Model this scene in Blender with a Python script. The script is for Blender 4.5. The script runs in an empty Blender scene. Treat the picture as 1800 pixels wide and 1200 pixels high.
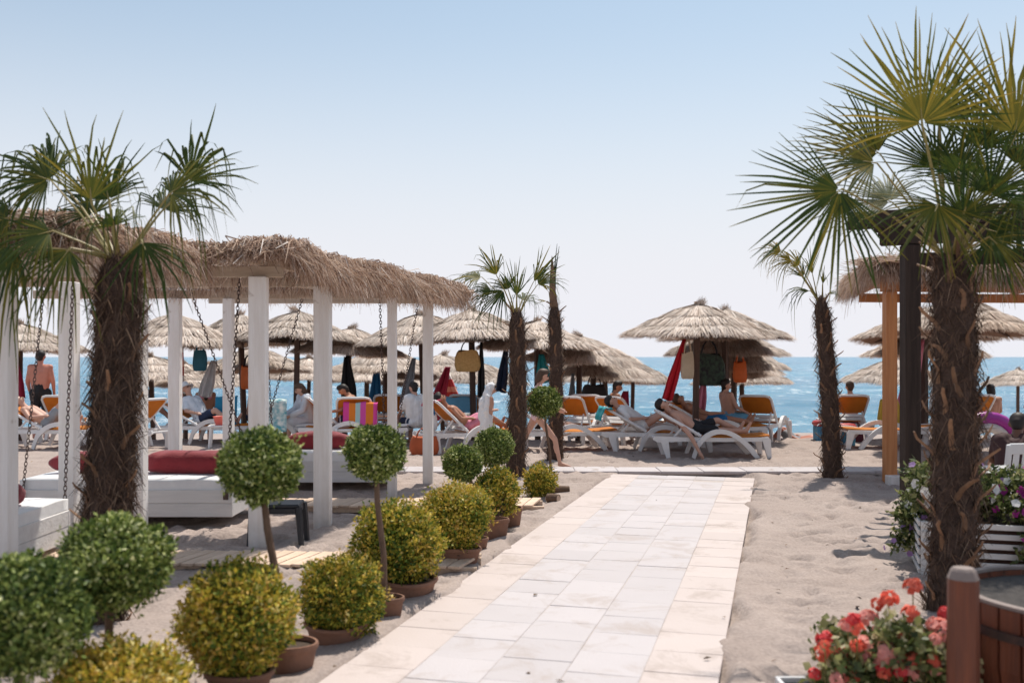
import bpy, bmesh, math, random
import numpy as np
from mathutils import Vector, Matrix, Quaternion, noise

# ------------------------------------------------------------------ camera, sky, sun, exposure
SC = bpy.context.scene
COL = SC.collection
CAMZ = 1.7
FPX = 1750.0
cam_d = bpy.data.cameras.new('camera')
cam = bpy.data.objects.new('camera', cam_d)
COL.objects.link(cam)
cam.location = (0, 0, CAMZ)
cam.rotation_euler = (math.radians(90), 0, 0)
cam_d.sensor_width = 36
cam_d.lens = 35
cam_d.shift_y = 27 / 1800
cam_d.clip_start = 0.1
cam_d.clip_end = 60000
cam_d.dof.use_dof = True
cam_d.dof.focus_distance = 12.5
cam_d.dof.aperture_fstop = 1.8
SC.camera = cam

SUN_AZ, SUN_EL = math.radians(23), math.radians(62)
W = bpy.data.worlds.new('World')
SC.world = W
W.use_nodes = True
wn = W.node_tree
bg = wn.nodes['Background']
sky = wn.nodes.new('ShaderNodeTexSky')
sky.sky_type = 'NISHITA'
sky.sun_disc = False
sky.sun_elevation = SUN_EL
sky.sun_rotation = SUN_AZ
sky.altitude = 0
sky.air_density = 1.0
sky.dust_density = 1.4
sky.ozone_density = 2.2
# pale sea haze towards the horizon, the same all round
wtc = wn.nodes.new('ShaderNodeTexCoord'); wsep = wn.nodes.new('ShaderNodeSeparateXYZ')
wn.links.new(wtc.outputs['Generated'], wsep.inputs[0])
wmr = wn.nodes.new('ShaderNodeMapRange'); wmr.interpolation_type = 'SMOOTHSTEP'; wmr.inputs[1].default_value = 0.04; wmr.inputs[2].default_value = 0.38
wmr.inputs[3].default_value = 1.0; wmr.inputs[4].default_value = 0.22
wn.links.new(wsep.outputs[2], wmr.inputs[0])
wpw = wn.nodes.new('ShaderNodeMath'); wpw.operation = 'POWER'; wpw.inputs[1].default_value = 1.0
wn.links.new(wmr.outputs[0], wpw.inputs[0])
wmx = wn.nodes.new('ShaderNodeMix'); wmx.data_type = 'RGBA'
wmx.inputs[7].default_value = (5.55, 5.55, 5.9, 1)
wn.links.new(wpw.outputs[0], wmx.inputs[0])
wtn = wn.nodes.new('ShaderNodeMix'); wtn.data_type = 'RGBA'; wtn.blend_type = 'MULTIPLY'; wtn.inputs[0].default_value = 1
wtn.inputs[7].default_value = (.76, .86, .80, 1)   # milky, slightly greyed blue of a hazy noon
wn.links.new(sky.outputs[0], wtn.inputs[6])
wn.links.new(wtn.outputs[2], wmx.inputs[6])
wn.links.new(wmx.outputs[2], bg.inputs[0])
bg.inputs[1].default_value = 0.105
sun_d = bpy.data.lights.new('sun', 'SUN')
sun_d.energy = 3.3
sun_d.angle = math.radians(0.55)
sun_d.color = (1.0, 0.93, 0.83)
sun = bpy.data.objects.new('sun', sun_d)
COL.objects.link(sun)
sdir = Vector((math.sin(SUN_AZ) * math.cos(SUN_EL), math.cos(SUN_AZ) * math.cos(SUN_EL), math.sin(SUN_EL)))
sun.rotation_euler = sdir.to_track_quat('Z', 'Y').to_euler()
sun.location = sdir * 50
vs = SC.view_settings
vs.view_transform = 'Standard'
vs.look = 'None'
vs.exposure = 0.57
vs.gamma = 1.0
vs.use_curve_mapping = False
SC.cycles.use_denoising = True
SC.cycles.max_bounces = 8
SC.cycles.transparent_max_bounces = 8

# ------------------------------------------------------------------ helpers
random.seed(7)
RNG = np.random.default_rng(11)
R = math.radians


def gp(px, py, z=0.0):
    """ground point seen at a photograph pixel"""
    y = FPX * (CAMZ - z) / (py - 627.0)
    return Vector(((px - 900.0) / FPX * y, y, z))


def at(px, py, y):
    return Vector(((px - 900.0) / FPX * y, y, CAMZ - (py - 627.0) * y / FPX))


def smooth01(t):
    t = np.clip(t, 0, 1)
    return t * t * (3 - 2 * t)


def zbeach(x, y):
    """large shape of the beach: level terrace, then a bank falling to the water"""
    y = np.asarray(y, float)
    d = np.clip(y - 20.5, 0, None)
    z = -1.5 * (1 - np.exp(-d / 6.0))
    return z - 0.06 * np.clip(y - 41, 0, 20)


class Noise2:
    def __init__(self, seed, n=256):
        self.t = np.random.default_rng(seed).random((n, n)) * 2 - 1
        self.n = n

    def __call__(self, x, y):
        xi = np.floor(x).astype(int); yi = np.floor(y).astype(int)
        fx = x - xi; fy = y - yi
        fx = fx * fx * (3 - 2 * fx); fy = fy * fy * (3 - 2 * fy)
        n = self.n; t = self.t
        a = t[xi % n, yi % n]; b = t[(xi + 1) % n, yi % n]
        c = t[xi % n, (yi + 1) % n]; d = t[(xi + 1) % n, (yi + 1) % n]
        return (a * (1 - fx) + b * fx) * (1 - fy) + (c * (1 - fx) + d * fx) * fy


def mesh_np(name, V, F, smooth=False, rnd=None, mats=None, midx=None):
    """mesh from numpy arrays: F is (n,3) or (n,4)"""
    me = bpy.data.meshes.new(name)
    V = np.ascontiguousarray(V, dtype=np.float32); F = np.ascontiguousarray(F, dtype=np.int32)
    k = F.shape[1]
    me.vertices.add(len(V)); me.vertices.foreach_set('co', V.ravel())
    me.loops.add(F.size); me.loops.foreach_set('vertex_index', F.ravel())
    me.polygons.add(len(F))
    me.polygons.foreach_set('loop_start', np.arange(0, F.size, k, dtype=np.int32))
    if smooth:
        me.polygons.foreach_set('use_smooth', np.ones(len(F), dtype=bool))
    if rnd is not None:
        a = me.attributes.new('rnd', 'FLOAT', 'POINT')
        a.data.foreach_set('value', np.ascontiguousarray(rnd, dtype=np.float32))
    me.update(calc_edges=True)
    return me


class MB:
    """collects simple shapes into one mesh"""
    def __init__(s):
        s.v = []; s.f = []

    def add(s, vs_, fs):
        o = len(s.v)
        s.v += [tuple(v) for v in vs_]
        s.f += [tuple(i + o for i in f) for f in fs]
        return s

    def box(s, c, d, rot=None, ch=0.0):
        """box at centre c, size d, optional rotation Matrix/Euler z, chamfer ch on all edges"""
        hx, hy, hz = d[0] / 2, d[1] / 2, d[2] / 2
        c = Vector(c)
        if rot is None: M = Matrix.Identity(3)
        elif isinstance(rot, (int, float)): M = Matrix.Rotation(rot, 3, 'Z')
        else: M = rot
        if ch <= 0:
            P = [Vector((x * hx, y * hy, z * hz)) for z in (-1, 1) for y in (-1, 1) for x in (-1, 1)]
            F = [(0, 2, 3, 1), (4, 5, 7, 6), (0, 1, 5, 4), (2, 6, 7, 3), (0, 4, 6, 2), (1, 3, 7, 5)]
            return s.add([c + M @ p for p in P], F)
        ch = min(ch, hx * .9, hy * .9, hz * .9)
        bm = bmesh.new()
        bmesh.ops.create_cube(bm, size=1)
        for v in bm.verts: v.co = Vector((v.co.x * 2 * hx, v.co.y * 2 * hy, v.co.z * 2 * hz))
        bmesh.ops.bevel(bm, geom=bm.edges[:] + bm.verts[:], offset=ch, segments=1, affect='EDGES', profile=.5)
        bm.verts.ensure_lookup_table()
        P = [c + M @ v.co for v in bm.verts]
        F = [tuple(v.index for v in f.verts) for f in bm.faces]
        bm.free()
        return s.add(P, F)

    def beam(s, a, b, w, h, up=(0, 0, 1), ch=0.0):
        """box from a to b, width w (sideways), height h (along up)"""
        a, b = Vector(a), Vector(b)
        d = (b - a); L = d.length; d.normalize()
        u = Vector(up); side = d.cross(u)
        if side.length < 1e-4: side = d.cross(Vector((0, 1, 0)))
        side.normalize(); u = side.cross(d)
        M = Matrix((d, side, u)).transposed()
        return s.box((a + b) / 2, (L, w, h), M, ch)

    def tube(s, pts, rad, n=8, cap=True, flat=None):
        pts = [Vector(p) for p in pts]
        if isinstance(rad, (int, float)): rad = [rad] * len(pts)
        o = len(s.v)
        ref = None
        for i, p in enumerate(pts):
            t = (pts[min(i + 1, len(pts) - 1)] - pts[max(i - 1, 0)]).normalized()
            if ref is None:
                ref = t.cross(Vector((0, 0, 1)))
                if ref.length < .1: ref = t.cross(Vector((0, 1, 0)))
            ref = (ref - t * ref.dot(t)).normalized()
            bi = t.cross(ref)
            fl = 1 if flat is None else flat
            for k in range(n):
                a = 2 * math.pi * k / n
                s.v.append(tuple(p + ref * math.cos(a) * rad[i] + bi * math.sin(a) * rad[i] * fl))
        for i in range(len(pts) - 1):
            for k in range(n):
                k2 = (k + 1) % n
                s.f.append((o + i * n + k, o + i * n + k2, o + (i + 1) * n + k2, o + (i + 1) * n + k))
        if cap:
            s.f.append(tuple(o + k for k in range(n))[::-1])
            s.f.append(tuple(o + (len(pts) - 1) * n + k for k in range(n)))
        return s

    def lathe(s, prof, n=24, c=(0, 0, 0), caps='both'):
        o = len(s.v); c = Vector(c)
        for r, z in prof:
            for k in range(n):
                a = 2 * math.pi * k / n
                s.v.append((c.x + r * math.cos(a), c.y + r * math.sin(a), c.z + z))
        m = len(prof)
        for i in range(m - 1):
            for k in range(n):
                k2 = (k + 1) % n
                s.f.append((o + i * n + k, o + i * n + k2, o + (i + 1) * n + k2, o + (i + 1) * n + k))
        if prof[0][0] > 1e-4 and caps != 'none': s.f.append(tuple(o + k for k in range(n))[::-1])
        if prof[-1][0] > 1e-4 and caps == 'both': s.f.append(tuple(o + (m - 1) * n + k for k in range(n)))
        return s

    def prism(s, poly, y0, y1):
        """polygon in x,z extruded along y"""
        n = len(poly); o = len(s.v)
        for y in (y0, y1):
            for x, z in poly: s.v.append((x, y, z))
        s.f.append(tuple(o + i for i in range(n)))
        s.f.append(tuple(o + n + i for i in range(n))[::-1])
        for i in range(n):
            j = (i + 1) % n
            s.f.append((o + i, o + n + i, o + n + j, o + j))
        return s

    def sphere(s, c, r, seg=12, rings=8):
        c = Vector(c)
        if isinstance(r, (int, float)): r = (r, r, r)
        o = len(s.v)
        s.v.append(tuple(c + Vector((0, 0, r[2]))))
        for i in range(1, rings):
            a = math.pi * i / rings
            for k in range(seg):
                b = 2 * math.pi * k / seg
                s.v.append((c.x + r[0] * math.sin(a) * math.cos(b), c.y + r[1] * math.sin(a) * math.sin(b), c.z + r[2] * math.cos(a)))
        s.v.append(tuple(c - Vector((0, 0, r[2]))))
        e = len(s.v) - 1
        for k in range(seg):
            k2 = (k + 1) % seg
            s.f.append((o, o + 1 + k, o + 1 + k2))
            for i in range(rings - 2):
                s.f.append((o + 1 + i * seg + k, o + 1 + (i + 1) * seg + k, o + 1 + (i + 1) * seg + k2, o + 1 + i * seg + k2))
            s.f.append((e, o + 1 + (rings - 2) * seg + k2, o + 1 + (rings - 2) * seg + k))
        return s

    def mesh(s, name, smooth=False):
        me = bpy.data.meshes.new(name)
        me.from_pydata(s.v, [], s.f)
        bm = bmesh.new(); bm.from_mesh(me)
        bmesh.ops.recalc_face_normals(bm, faces=bm.faces[:])
        bm.to_mesh(me); bm.free()
        if smooth:
            me.polygons.foreach_set('use_smooth', np.ones(len(me.polygons), dtype=bool))
            try: me.set_sharp_from_angle(angle=R(40))
            except Exception: pass
        me.update()
        return me

    def build(s, name, mat, parent=None, smooth=False, loc=None, rz=None):
        return obj(name, s.mesh(name, smooth), mat, parent, loc, rz)


def obj(name, me, mat=None, parent=None, loc=None, rz=None):
    o = bpy.data.objects.new(name, me)
    COL.objects.link(o)
    if mat is not None and me is not None and len(me.materials) == 0:
        me.materials.append(mat)
    if parent is not None: o.parent = parent
    if loc is not None: o.location = loc
    if rz is not None: o.rotation_euler = (0, 0, rz)
    return o


def tag(o, label=None, cat=None, group=None, kind=None):
    if label: o['label'] = label
    if cat: o['category'] = cat
    if group: o['group'] = group
    if kind: o['kind'] = kind
    return o


def thing(name, label, cat, loc=(0, 0, 0), rz=0.0, group=None):
    o = bpy.data.objects.new(name, None)
    o.empty_display_size = .1
    COL.objects.link(o)
    o.location = loc; o.rotation_euler = (0, 0, rz)
    return tag(o, label, cat, group)


KIDS = {}


def kids(o):
    return [c for c in bpy.data.objects if c.parent == o]


def dup(root, loc, rz, label=None, scale=None, tree=None):
    """copy of a thing with copies of its parts and sub-parts (tree: cached children list)"""
    if root.name not in KIDS:
        KIDS[root.name] = [(c, kids(c)) for c in kids(root)]
    r = root.copy(); COL.objects.link(r)
    r.location = loc; r.rotation_euler = (0, 0, rz)
    if scale: r.scale = scale
    if label: r['label'] = label
    for c, gs in KIDS[root.name]:
        cc = c.copy(); COL.objects.link(cc); cc.parent = r
        for g in gs:
            gg = g.copy(); COL.objects.link(gg); gg.parent = cc
    return r


# ------------------------------------------------------------------ materials
MATS = {}


def nmat(name, c1, c2=None, rough=.7, scale=6, detail=5, bump=0.0, bscale=None, stretch=(1, 1, 1), spec=.4, metal=0.0,
         translucent=0.0, attr=None, objrand=0.0, coat=0.0, coords='Object', sheen=0.0):
    """procedural Principled material: two colours mixed by noise, a noise bump, optional per-piece variation"""
    if name in MATS: return MATS[name]
    m = bpy.data.materials.new(name); MATS[name] = m
    m.use_nodes = True
    nt = m.node_tree; N = nt.nodes; L = nt.links
    b = N['Principled BSDF']
    b.inputs['Roughness'].default_value = rough
    b.inputs['Specular IOR Level'].default_value = spec
    b.inputs['Metallic'].default_value = metal
    if coat: b.inputs['Coat Weight'].default_value = coat
    if sheen: b.inputs['Sheen Weight'].default_value = sheen
    tc = N.new('ShaderNodeTexCoord'); mp = N.new('ShaderNodeMapping')
    mp.inputs['Scale'].default_value = stretch
    L.new(tc.outputs[coords], mp.inputs[0])
    nz = N.new('ShaderNodeTexNoise'); nz.inputs['Scale'].default_value = scale; nz.inputs['Detail'].default_value = detail
    nz.inputs['Roughness'].default_value = .62
    L.new(mp.outputs[0], nz.inputs['Vector'])
    ramp = N.new('ShaderNodeMapRange'); ramp.inputs[1].default_value = .32; ramp.inputs[2].default_value = .68
    L.new(nz.outputs[0], ramp.inputs[0])
    mix = N.new('ShaderNodeMix'); mix.data_type = 'RGBA'
    c2 = c2 or tuple(x * .8 for x in c1)
    mix.inputs[6].default_value = (*c1, 1); mix.inputs[7].default_value = (*c2, 1)
    L.new(ramp.outputs[0], mix.inputs[0])
    out = mix.outputs[2]
    if attr:
        at_ = N.new('ShaderNodeAttribute'); at_.attribute_name = 'rnd'
        cr = N.new('ShaderNodeValToRGB')
        els = cr.color_ramp.elements
        while len(els) > 1: els.remove(els[-1])
        els[0].position = attr[0][0]; els[0].color = (*attr[0][1], 1)
        for p, c in attr[1:]:
            e = els.new(p); e.color = (*c, 1)
        L.new(at_.outputs['Fac'], cr.inputs[0])
        mm = N.new('ShaderNodeMix'); mm.data_type = 'RGBA'; mm.blend_type = 'MULTIPLY'; mm.inputs[0].default_value = 1
        L.new(cr.outputs[0], mm.inputs[6]); L.new(out, mm.inputs[7])
        out = mm.outputs[2]
    if objrand:
        oi = N.new('ShaderNodeObjectInfo'); mr = N.new('ShaderNodeMapRange')
        mr.inputs[3].default_value = 1 - objrand; mr.inputs[4].default_value = 1 + objrand * .6
        L.new(oi.outputs['Random'], mr.inputs[0])
        vm = N.new('ShaderNodeVectorMath'); vm.operation = 'SCALE'
        L.new(out, vm.inputs[0]); L.new(mr.outputs[0], vm.inputs['Scale'])
        out = vm.outputs[0]
    L.new(out, b.inputs['Base Color'])
    if bump:
        n2 = N.new('ShaderNodeTexNoise'); n2.inputs['Scale'].default_value = bscale or scale * 3; n2.inputs['Detail'].default_value = 6
        L.new(mp.outputs[0], n2.inputs['Vector'])
        bp = N.new('ShaderNodeBump'); bp.inputs['Strength'].default_value = min(1, bump); bp.inputs['Distance'].default_value = .02
        L.new(n2.outputs[0], bp.inputs['Height']); L.new(bp.outputs[0], b.inputs['Normal'])
    if translucent:
        tr = N.new('ShaderNodeBsdfTranslucent'); ms = N.new('ShaderNodeMixShader')
        ms.inputs[0].default_value = translucent
        L.new(out, tr.inputs[0])
        L.new(b.outputs[0], ms.inputs[1]); L.new(tr.outputs[0], ms.inputs[2])
        L.new(ms.outputs[0], N['Material Output'].inputs[0])
    return m


M_white = nmat('white_painted_wood', (.90, .87, .85), (.79, .74, .70), rough=.62, scale=3, stretch=(6, 6, .6), bump=.25, bscale=9, objrand=.06)
def add_base_dirt(m):
    """sand splashed and rubbed onto the foot of the posts, and a few dark knots"""
    nt = m.node_tree; N = nt.nodes; L = nt.links; b = N['Principled BSDF']
    src = b.inputs['Base Color'].links[0].from_socket
    tc = N.new('ShaderNodeTexCoord'); sx = N.new('ShaderNodeSeparateXYZ'); L.new(tc.outputs['Object'], sx.inputs[0])
    mr = N.new('ShaderNodeMapRange'); mr.inputs[1].default_value = .02; mr.inputs[2].default_value = .42; mr.inputs[3].default_value = .75; mr.inputs[4].default_value = 0
    L.new(sx.outputs[2], mr.inputs[0])
    nz = N.new('ShaderNodeTexNoise'); nz.inputs['Scale'].default_value = 9; nz.inputs['Detail'].default_value = 6; L.new(tc.outputs['Object'], nz.inputs['Vector'])
    mu = N.new('ShaderNodeMath'); mu.operation = 'MULTIPLY'; L.new(mr.outputs[0], mu.inputs[0]); L.new(nz.outputs[0], mu.inputs[1])
    mx = N.new('ShaderNodeMix'); mx.data_type = 'RGBA'; mx.inputs[7].default_value = (.36, .28, .22, 1)
    L.new(mu.outputs[0], mx.inputs[0]); L.new(src, mx.inputs[6])
    n2 = N.new('ShaderNodeTexNoise'); n2.inputs['Scale'].default_value = 7; n2.inputs['Detail'].default_value = 3; L.new(tc.outputs['Object'], n2.inputs['Vector'])
    k = N.new('ShaderNodeMapRange'); k.inputs[1].default_value = .70; k.inputs[2].default_value = .76; k.inputs[4].default_value = .5; L.new(n2.outputs[0], k.inputs[0])
    m2 = N.new('ShaderNodeMix'); m2.data_type = 'RGBA'; m2.inputs[7].default_value = (.45, .37, .30, 1)
    L.new(k.outputs[0], m2.inputs[0]); L.new(mx.outputs[2], m2.inputs[6]); L.new(m2.outputs[2], b.inputs['Base Color'])


add_base_dirt(M_white)
M_whiteb = nmat('white_painted_boards', (.70, .685, .675), (.60, .585, .575), rough=.6, scale=3, stretch=(.7, 5, 5), bump=.25, bscale=9, objrand=.06)
M_beam = nmat('cream_beam_wood', (.62, .51, .41), (.48, .38, .29), rough=.7, scale=3, stretch=(.7, 6, 6), bump=.3, bscale=9, objrand=.06)
M_orangewood = nmat('orange_stained_wood', (.55, .24, .09), (.42, .16, .055), rough=.55, scale=3, stretch=(8, 8, .5), bump=.25, bscale=8)
M_darkwood = nmat('dark_stained_wood', (.030, .021, .018), (.055, .038, .031), rough=.75, spec=.15, scale=3, stretch=(8, 8, .5), bump=.4, bscale=9)
M_polewood = nmat('brown_pole_wood', (.11, .062, .044), (.065, .038, .028), rough=.7, scale=3, stretch=(8, 8, .5), bump=.3, bscale=9, objrand=.25)
M_redwood = nmat('red_brown_wood', (.20, .058, .026), (.11, .035, .02), rough=.5, scale=3, stretch=(9, 9, .6), bump=.4, bscale=8)
M_greywood = nmat('weathered_end_grain', (.30, .24, .22), (.2, .16, .14), rough=.8, scale=8, bump=.3)
M_plank = nmat('sun_bleached_plank', (.72, .55, .42), (.58, .42, .31), rough=.8, scale=5, stretch=(5, .8, 5), bump=.3, bscale=10, objrand=.15)
M_plastic = nmat('white_plastic', (.78, .77, .77), (.70, .69, .69), rough=.42, scale=4, spec=.4)
M_chain = nmat('dark_chain_metal', (.06, .045, .045), (.11, .07, .06), rough=.5, metal=.7, scale=20)
M_red = nmat('dark_red_fabric', (.25, .018, .026), (.19, .013, .02), rough=.85, scale=4, bump=.3, bscale=60, sheen=.25)
M_mattress = nmat('white_canvas', (.80, .80, .80), (.7, .7, .71), rough=.85, scale=4, bump=.35, bscale=9)
M_terra = nmat('terracotta', (.27, .135, .085), (.19, .10, .068), rough=.85, scale=7, bump=.3, bscale=30, objrand=.2)
M_soil = nmat('potting_soil', (.06, .042, .03), (.1, .07, .05), rough=1, scale=30, bump=.8)
M_bark = nmat('slim_brown_bark', (.17, .105, .07), (.11, .068, .045), rough=.9, scale=14, stretch=(2, 2, .7), bump=.6, bscale=40)
M_black = nmat('black_plastic', (.022, .024, .03), (.03, .033, .04), rough=.45, scale=5)
M_sling = nmat('orange_sling_fabric', (.66, .23, .022), (.56, .18, .018), rough=.75, scale=5, bump=.15, bscale=120, translucent=.22)
M_fiber = nmat('palm_trunk_fibre', (1, 1, 1), (.75, .75, .75), rough=.9, scale=15,
               attr=[(0, (.05, .03, .021)), (.5, (.13, .08, .055)), (.85, (.25, .16, .11)), (1, (.40, .27, .18))])
M_trunk = nmat('palm_trunk_bark', (.11, .068, .05), (.06, .038, .03), rough=.95, scale=12, stretch=(1, 1, 2.5), bump=.9, bscale=30)
M_stub = nmat('cut_leaf_base', (.28, .155, .085), (.16, .085, .05), rough=.7, scale=12, bump=.3, objrand=.3)
M_straw = nmat('grey_thatch_straw', (1, 1, 1), (.8, .8, .8), rough=.9, scale=2,
               attr=[(0, (.34, .26, .21)), (.3, (.64, .52, .43)), (.7, (.82, .70, .61)), (1, (.90, .81, .73))], translucent=.08, objrand=.12)
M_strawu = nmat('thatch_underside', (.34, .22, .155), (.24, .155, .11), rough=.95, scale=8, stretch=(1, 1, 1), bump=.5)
M_reed = nmat('brown_thatch_reed', (1, 1, 1), (.8, .8, .8), rough=.9, scale=2,
              attr=[(0, (.18, .10, .07)), (.35, (.50, .34, .25)), (.7, (.72, .55, .43)), (1, (.90, .82, .76))], translucent=.32)
M_frond = nmat('palm_frond_green', (1, 1, 1), (.7, .7, .7), rough=.5, scale=5, spec=.22,
               attr=[(0, (.017, .045, .015)), (.4, (.065, .095, .016)), (.62, (.19, .17, .024)), (.85, (.40, .29, .04)), (1, (.5, .32, .10))], translucent=.34)
M_petiole = nmat('palm_petiole', (.22, .20, .06), (.3, .22, .08), rough=.5, scale=8)
M_boxleaf = nmat('topiary_leaf_green', (1, 1, 1), (.75, .75, .75), rough=.55, scale=7, spec=.25,
                 attr=[(0, (.025, .055, .012)), (.35, (.09, .145, .026)), (.62, (.26, .32, .07)), (.86, (.50, .54, .17)), (1, (.68, .69, .36))], translucent=.12)
M_yellowleaf = nmat('bush_leaf_yellow_green', (1, 1, 1), (.7, .7, .7), rough=.55, scale=7, spec=.22,
                    attr=[(0, (.04, .085, .014)), (.22, (.15, .22, .03)), (.45, (.44, .39, .05)), (.65, (.76, .57, .08)), (.82, (.66, .40, .09)), (1, (.88, .77, .30))], translucent=.2)


def plain(name, c, rough=.8, **k):
    return nmat(name, c, tuple(x * .82 for x in c), rough=rough, **k)
# ------------------------------------------------------------------ sea, beach, path
def sand_material():
    m = bpy.data.materials.new('beach_sand'); m.use_nodes = True
    nt = m.node_tree; N = nt.nodes; L = nt.links; b = N['Principled BSDF']
    b.inputs['Roughness'].default_value = .95; b.inputs['Specular IOR Level'].default_value = .15
    geo = N.new('ShaderNodeNewGeometry')
    n1 = N.new('ShaderNodeTexNoise'); n1.inputs['Scale'].default_value = 1.3; n1.inputs['Detail'].default_value = 8; n1.inputs['Roughness'].default_value = .65
    n2 = N.new('ShaderNodeTexNoise'); n2.inputs['Scale'].default_value = 45; n2.inputs['Detail'].default_value = 4
    n3 = N.new('ShaderNodeTexNoise'); n3.inputs['Scale'].default_value = 260; n3.inputs['Detail'].default_value = 2
    for n in (n1, n2, n3): L.new(geo.outputs['Position'], n.inputs['Vector'])
    r1 = N.new('ShaderNodeValToRGB'); e = r1.color_ramp.elements
    e[0].position = .3; e[0].color = (.34, .275, .245, 1); e[1].position = .72; e[1].color = (.43, .355, .32, 1)
    L.new(n1.outputs[0], r1.inputs[0])
    mr = N.new('ShaderNodeMapRange'); mr.inputs[1].default_value = .3; mr.inputs[2].default_value = .7; mr.inputs[3].default_value = .82; mr.inputs[4].default_value = 1.1
    L.new(n2.outputs[0], mr.inputs[0])
    vm = N.new('ShaderNodeVectorMath'); vm.operation = 'SCALE'
    L.new(r1.outputs[0], vm.inputs[0]); L.new(mr.outputs[0], vm.inputs['Scale'])
    L.new(vm.outputs[0], b.inputs['Base Color'])
    ad = N.new('ShaderNodeMath'); ad.operation = 'MULTIPLY_ADD'; ad.inputs[1].default_value = .35
    L.new(n3.outputs[0], ad.inputs[0]); L.new(n2.outputs[0], ad.inputs[2])
    bp = N.new('ShaderNodeBump'); bp.inputs['Strength'].default_value = .45; bp.inputs['Distance'].default_value = .018
    L.new(ad.outputs[0], bp.inputs['Height']); L.new(bp.outputs[0], b.inputs['Normal'])
    return m


PTH = math.atan(465 / FPX)                       # the path runs this far off the view direction
PU = Vector((math.sin(PTH), math.cos(PTH), 0))   # along the path, away
PV = Vector((math.cos(PTH), -math.sin(PTH), 0))  # across, to the right
PL0 = gp(575, 1200)                              # a point on the left edge
PW = 1.978
U_END = (gp(1060, 836) - PL0).dot(PU)
U_NEAR = -2.6


def path_uv(X, Y):
    dx = X - PL0.x; dy = Y - PL0.y
    return dx * PU.x + dy * PU.y, dx * PV.x + dy * PV.y


def build_beach():
    xs = np.concatenate([np.linspace(-90, -13, 16), np.linspace(-12, -6.2, 60), np.arange(-6, 6.01, .045), np.linspace(6.2, 12, 60), np.linspace(13, 90, 16)])
    ys = np.concatenate([np.linspace(-12, 3.6, 16), np.arange(3.8, 15, .045), np.arange(15, 24, .075), np.linspace(24.2, 44, 70), np.linspace(45, 60, 8)])
    X, Y = np.meshgrid(xs, ys)
    a, b, c, d = Noise2(1), Noise2(2), Noise2(3), Noise2(4)
    n = a(X * .45, Y * .45) * .022 + b(X * 1.7, Y * 1.9) * .016 + c(X * 3.4, Y * 4.6) * .022 + (.5 - np.abs(d(X * 5.2, Y * 7.5))) * .020 + a(X * 9, Y * 11 + 50) * .008
    # footprints: shallow oval pits with a raised rim
    rs = np.random.default_rng(5)
    for k in range(1500):
        fx = rs.uniform(-5.5, 6); fy = rs.uniform(4.5, 20)
        if abs(fx) > fy * .55 + .5: continue
        ang = rs.uniform(0, math.pi); l = rs.uniform(.12, .17); w = rs.uniform(.06, .09); dep = rs.uniform(.02, .055)
        i0, i1 = np.searchsorted(ys, [fy - .35, fy + .35]); j0, j1 = np.searchsorted(xs, [fx - .35, fx + .35])
        if i1 <= i0 or j1 <= j0: continue
        dx = X[i0:i1, j0:j1] - fx; dy = Y[i0:i1, j0:j1] - fy
        p = (dx * math.cos(ang) + dy * math.sin(ang)) / l; q = (-dx * math.sin(ang) + dy * math.cos(ang)) / w
        r2 = p * p + q * q
        n[i0:i1, j0:j1] += -dep * np.exp(-r2 * 1.3) + dep * .5 * np.exp(-(np.sqrt(r2) - 1.35) ** 2 * 6)
    u, v = path_uv(X, Y)
    wob = .09 * c(X * 2.3 + 7, Y * 2.3) + .05 * d(X * 6 + 3, Y * 6)
    v = np.where(v < PW / 2, v - .03 + wob, v + .03 + wob)
    inside = smooth01((v + .10) / .10) * smooth01((PW + .10 - v) / .10) * smooth01((U_END + .75 - u) / .1)
    flat = smooth01((v + .5) / .4) * smooth01((PW + .5 - v) / .4) * smooth01((U_END + 1 - u) / .4)
    z = zbeach(X, Y) + n * (1 - .55 * flat) + .036 * flat - .09 * inside
    V = np.stack([X, Y, z], -1).reshape(-1, 3)
    h, w = X.shape
    idx = np.arange(h * w).reshape(h, w)
    F = np.stack([idx[:-1, :-1], idx[:-1, 1:], idx[1:, 1:], idx[1:, :-1]], -1).reshape(-1, 4)
    o = obj('beach_sand', mesh_np('beach_sand', V, F, smooth=True), sand_material())
    tag(o, 'pale trampled beach sand around the path and loungers', kind='structure')
    return o


build_beach()
SEA_Z = -1.46


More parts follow.
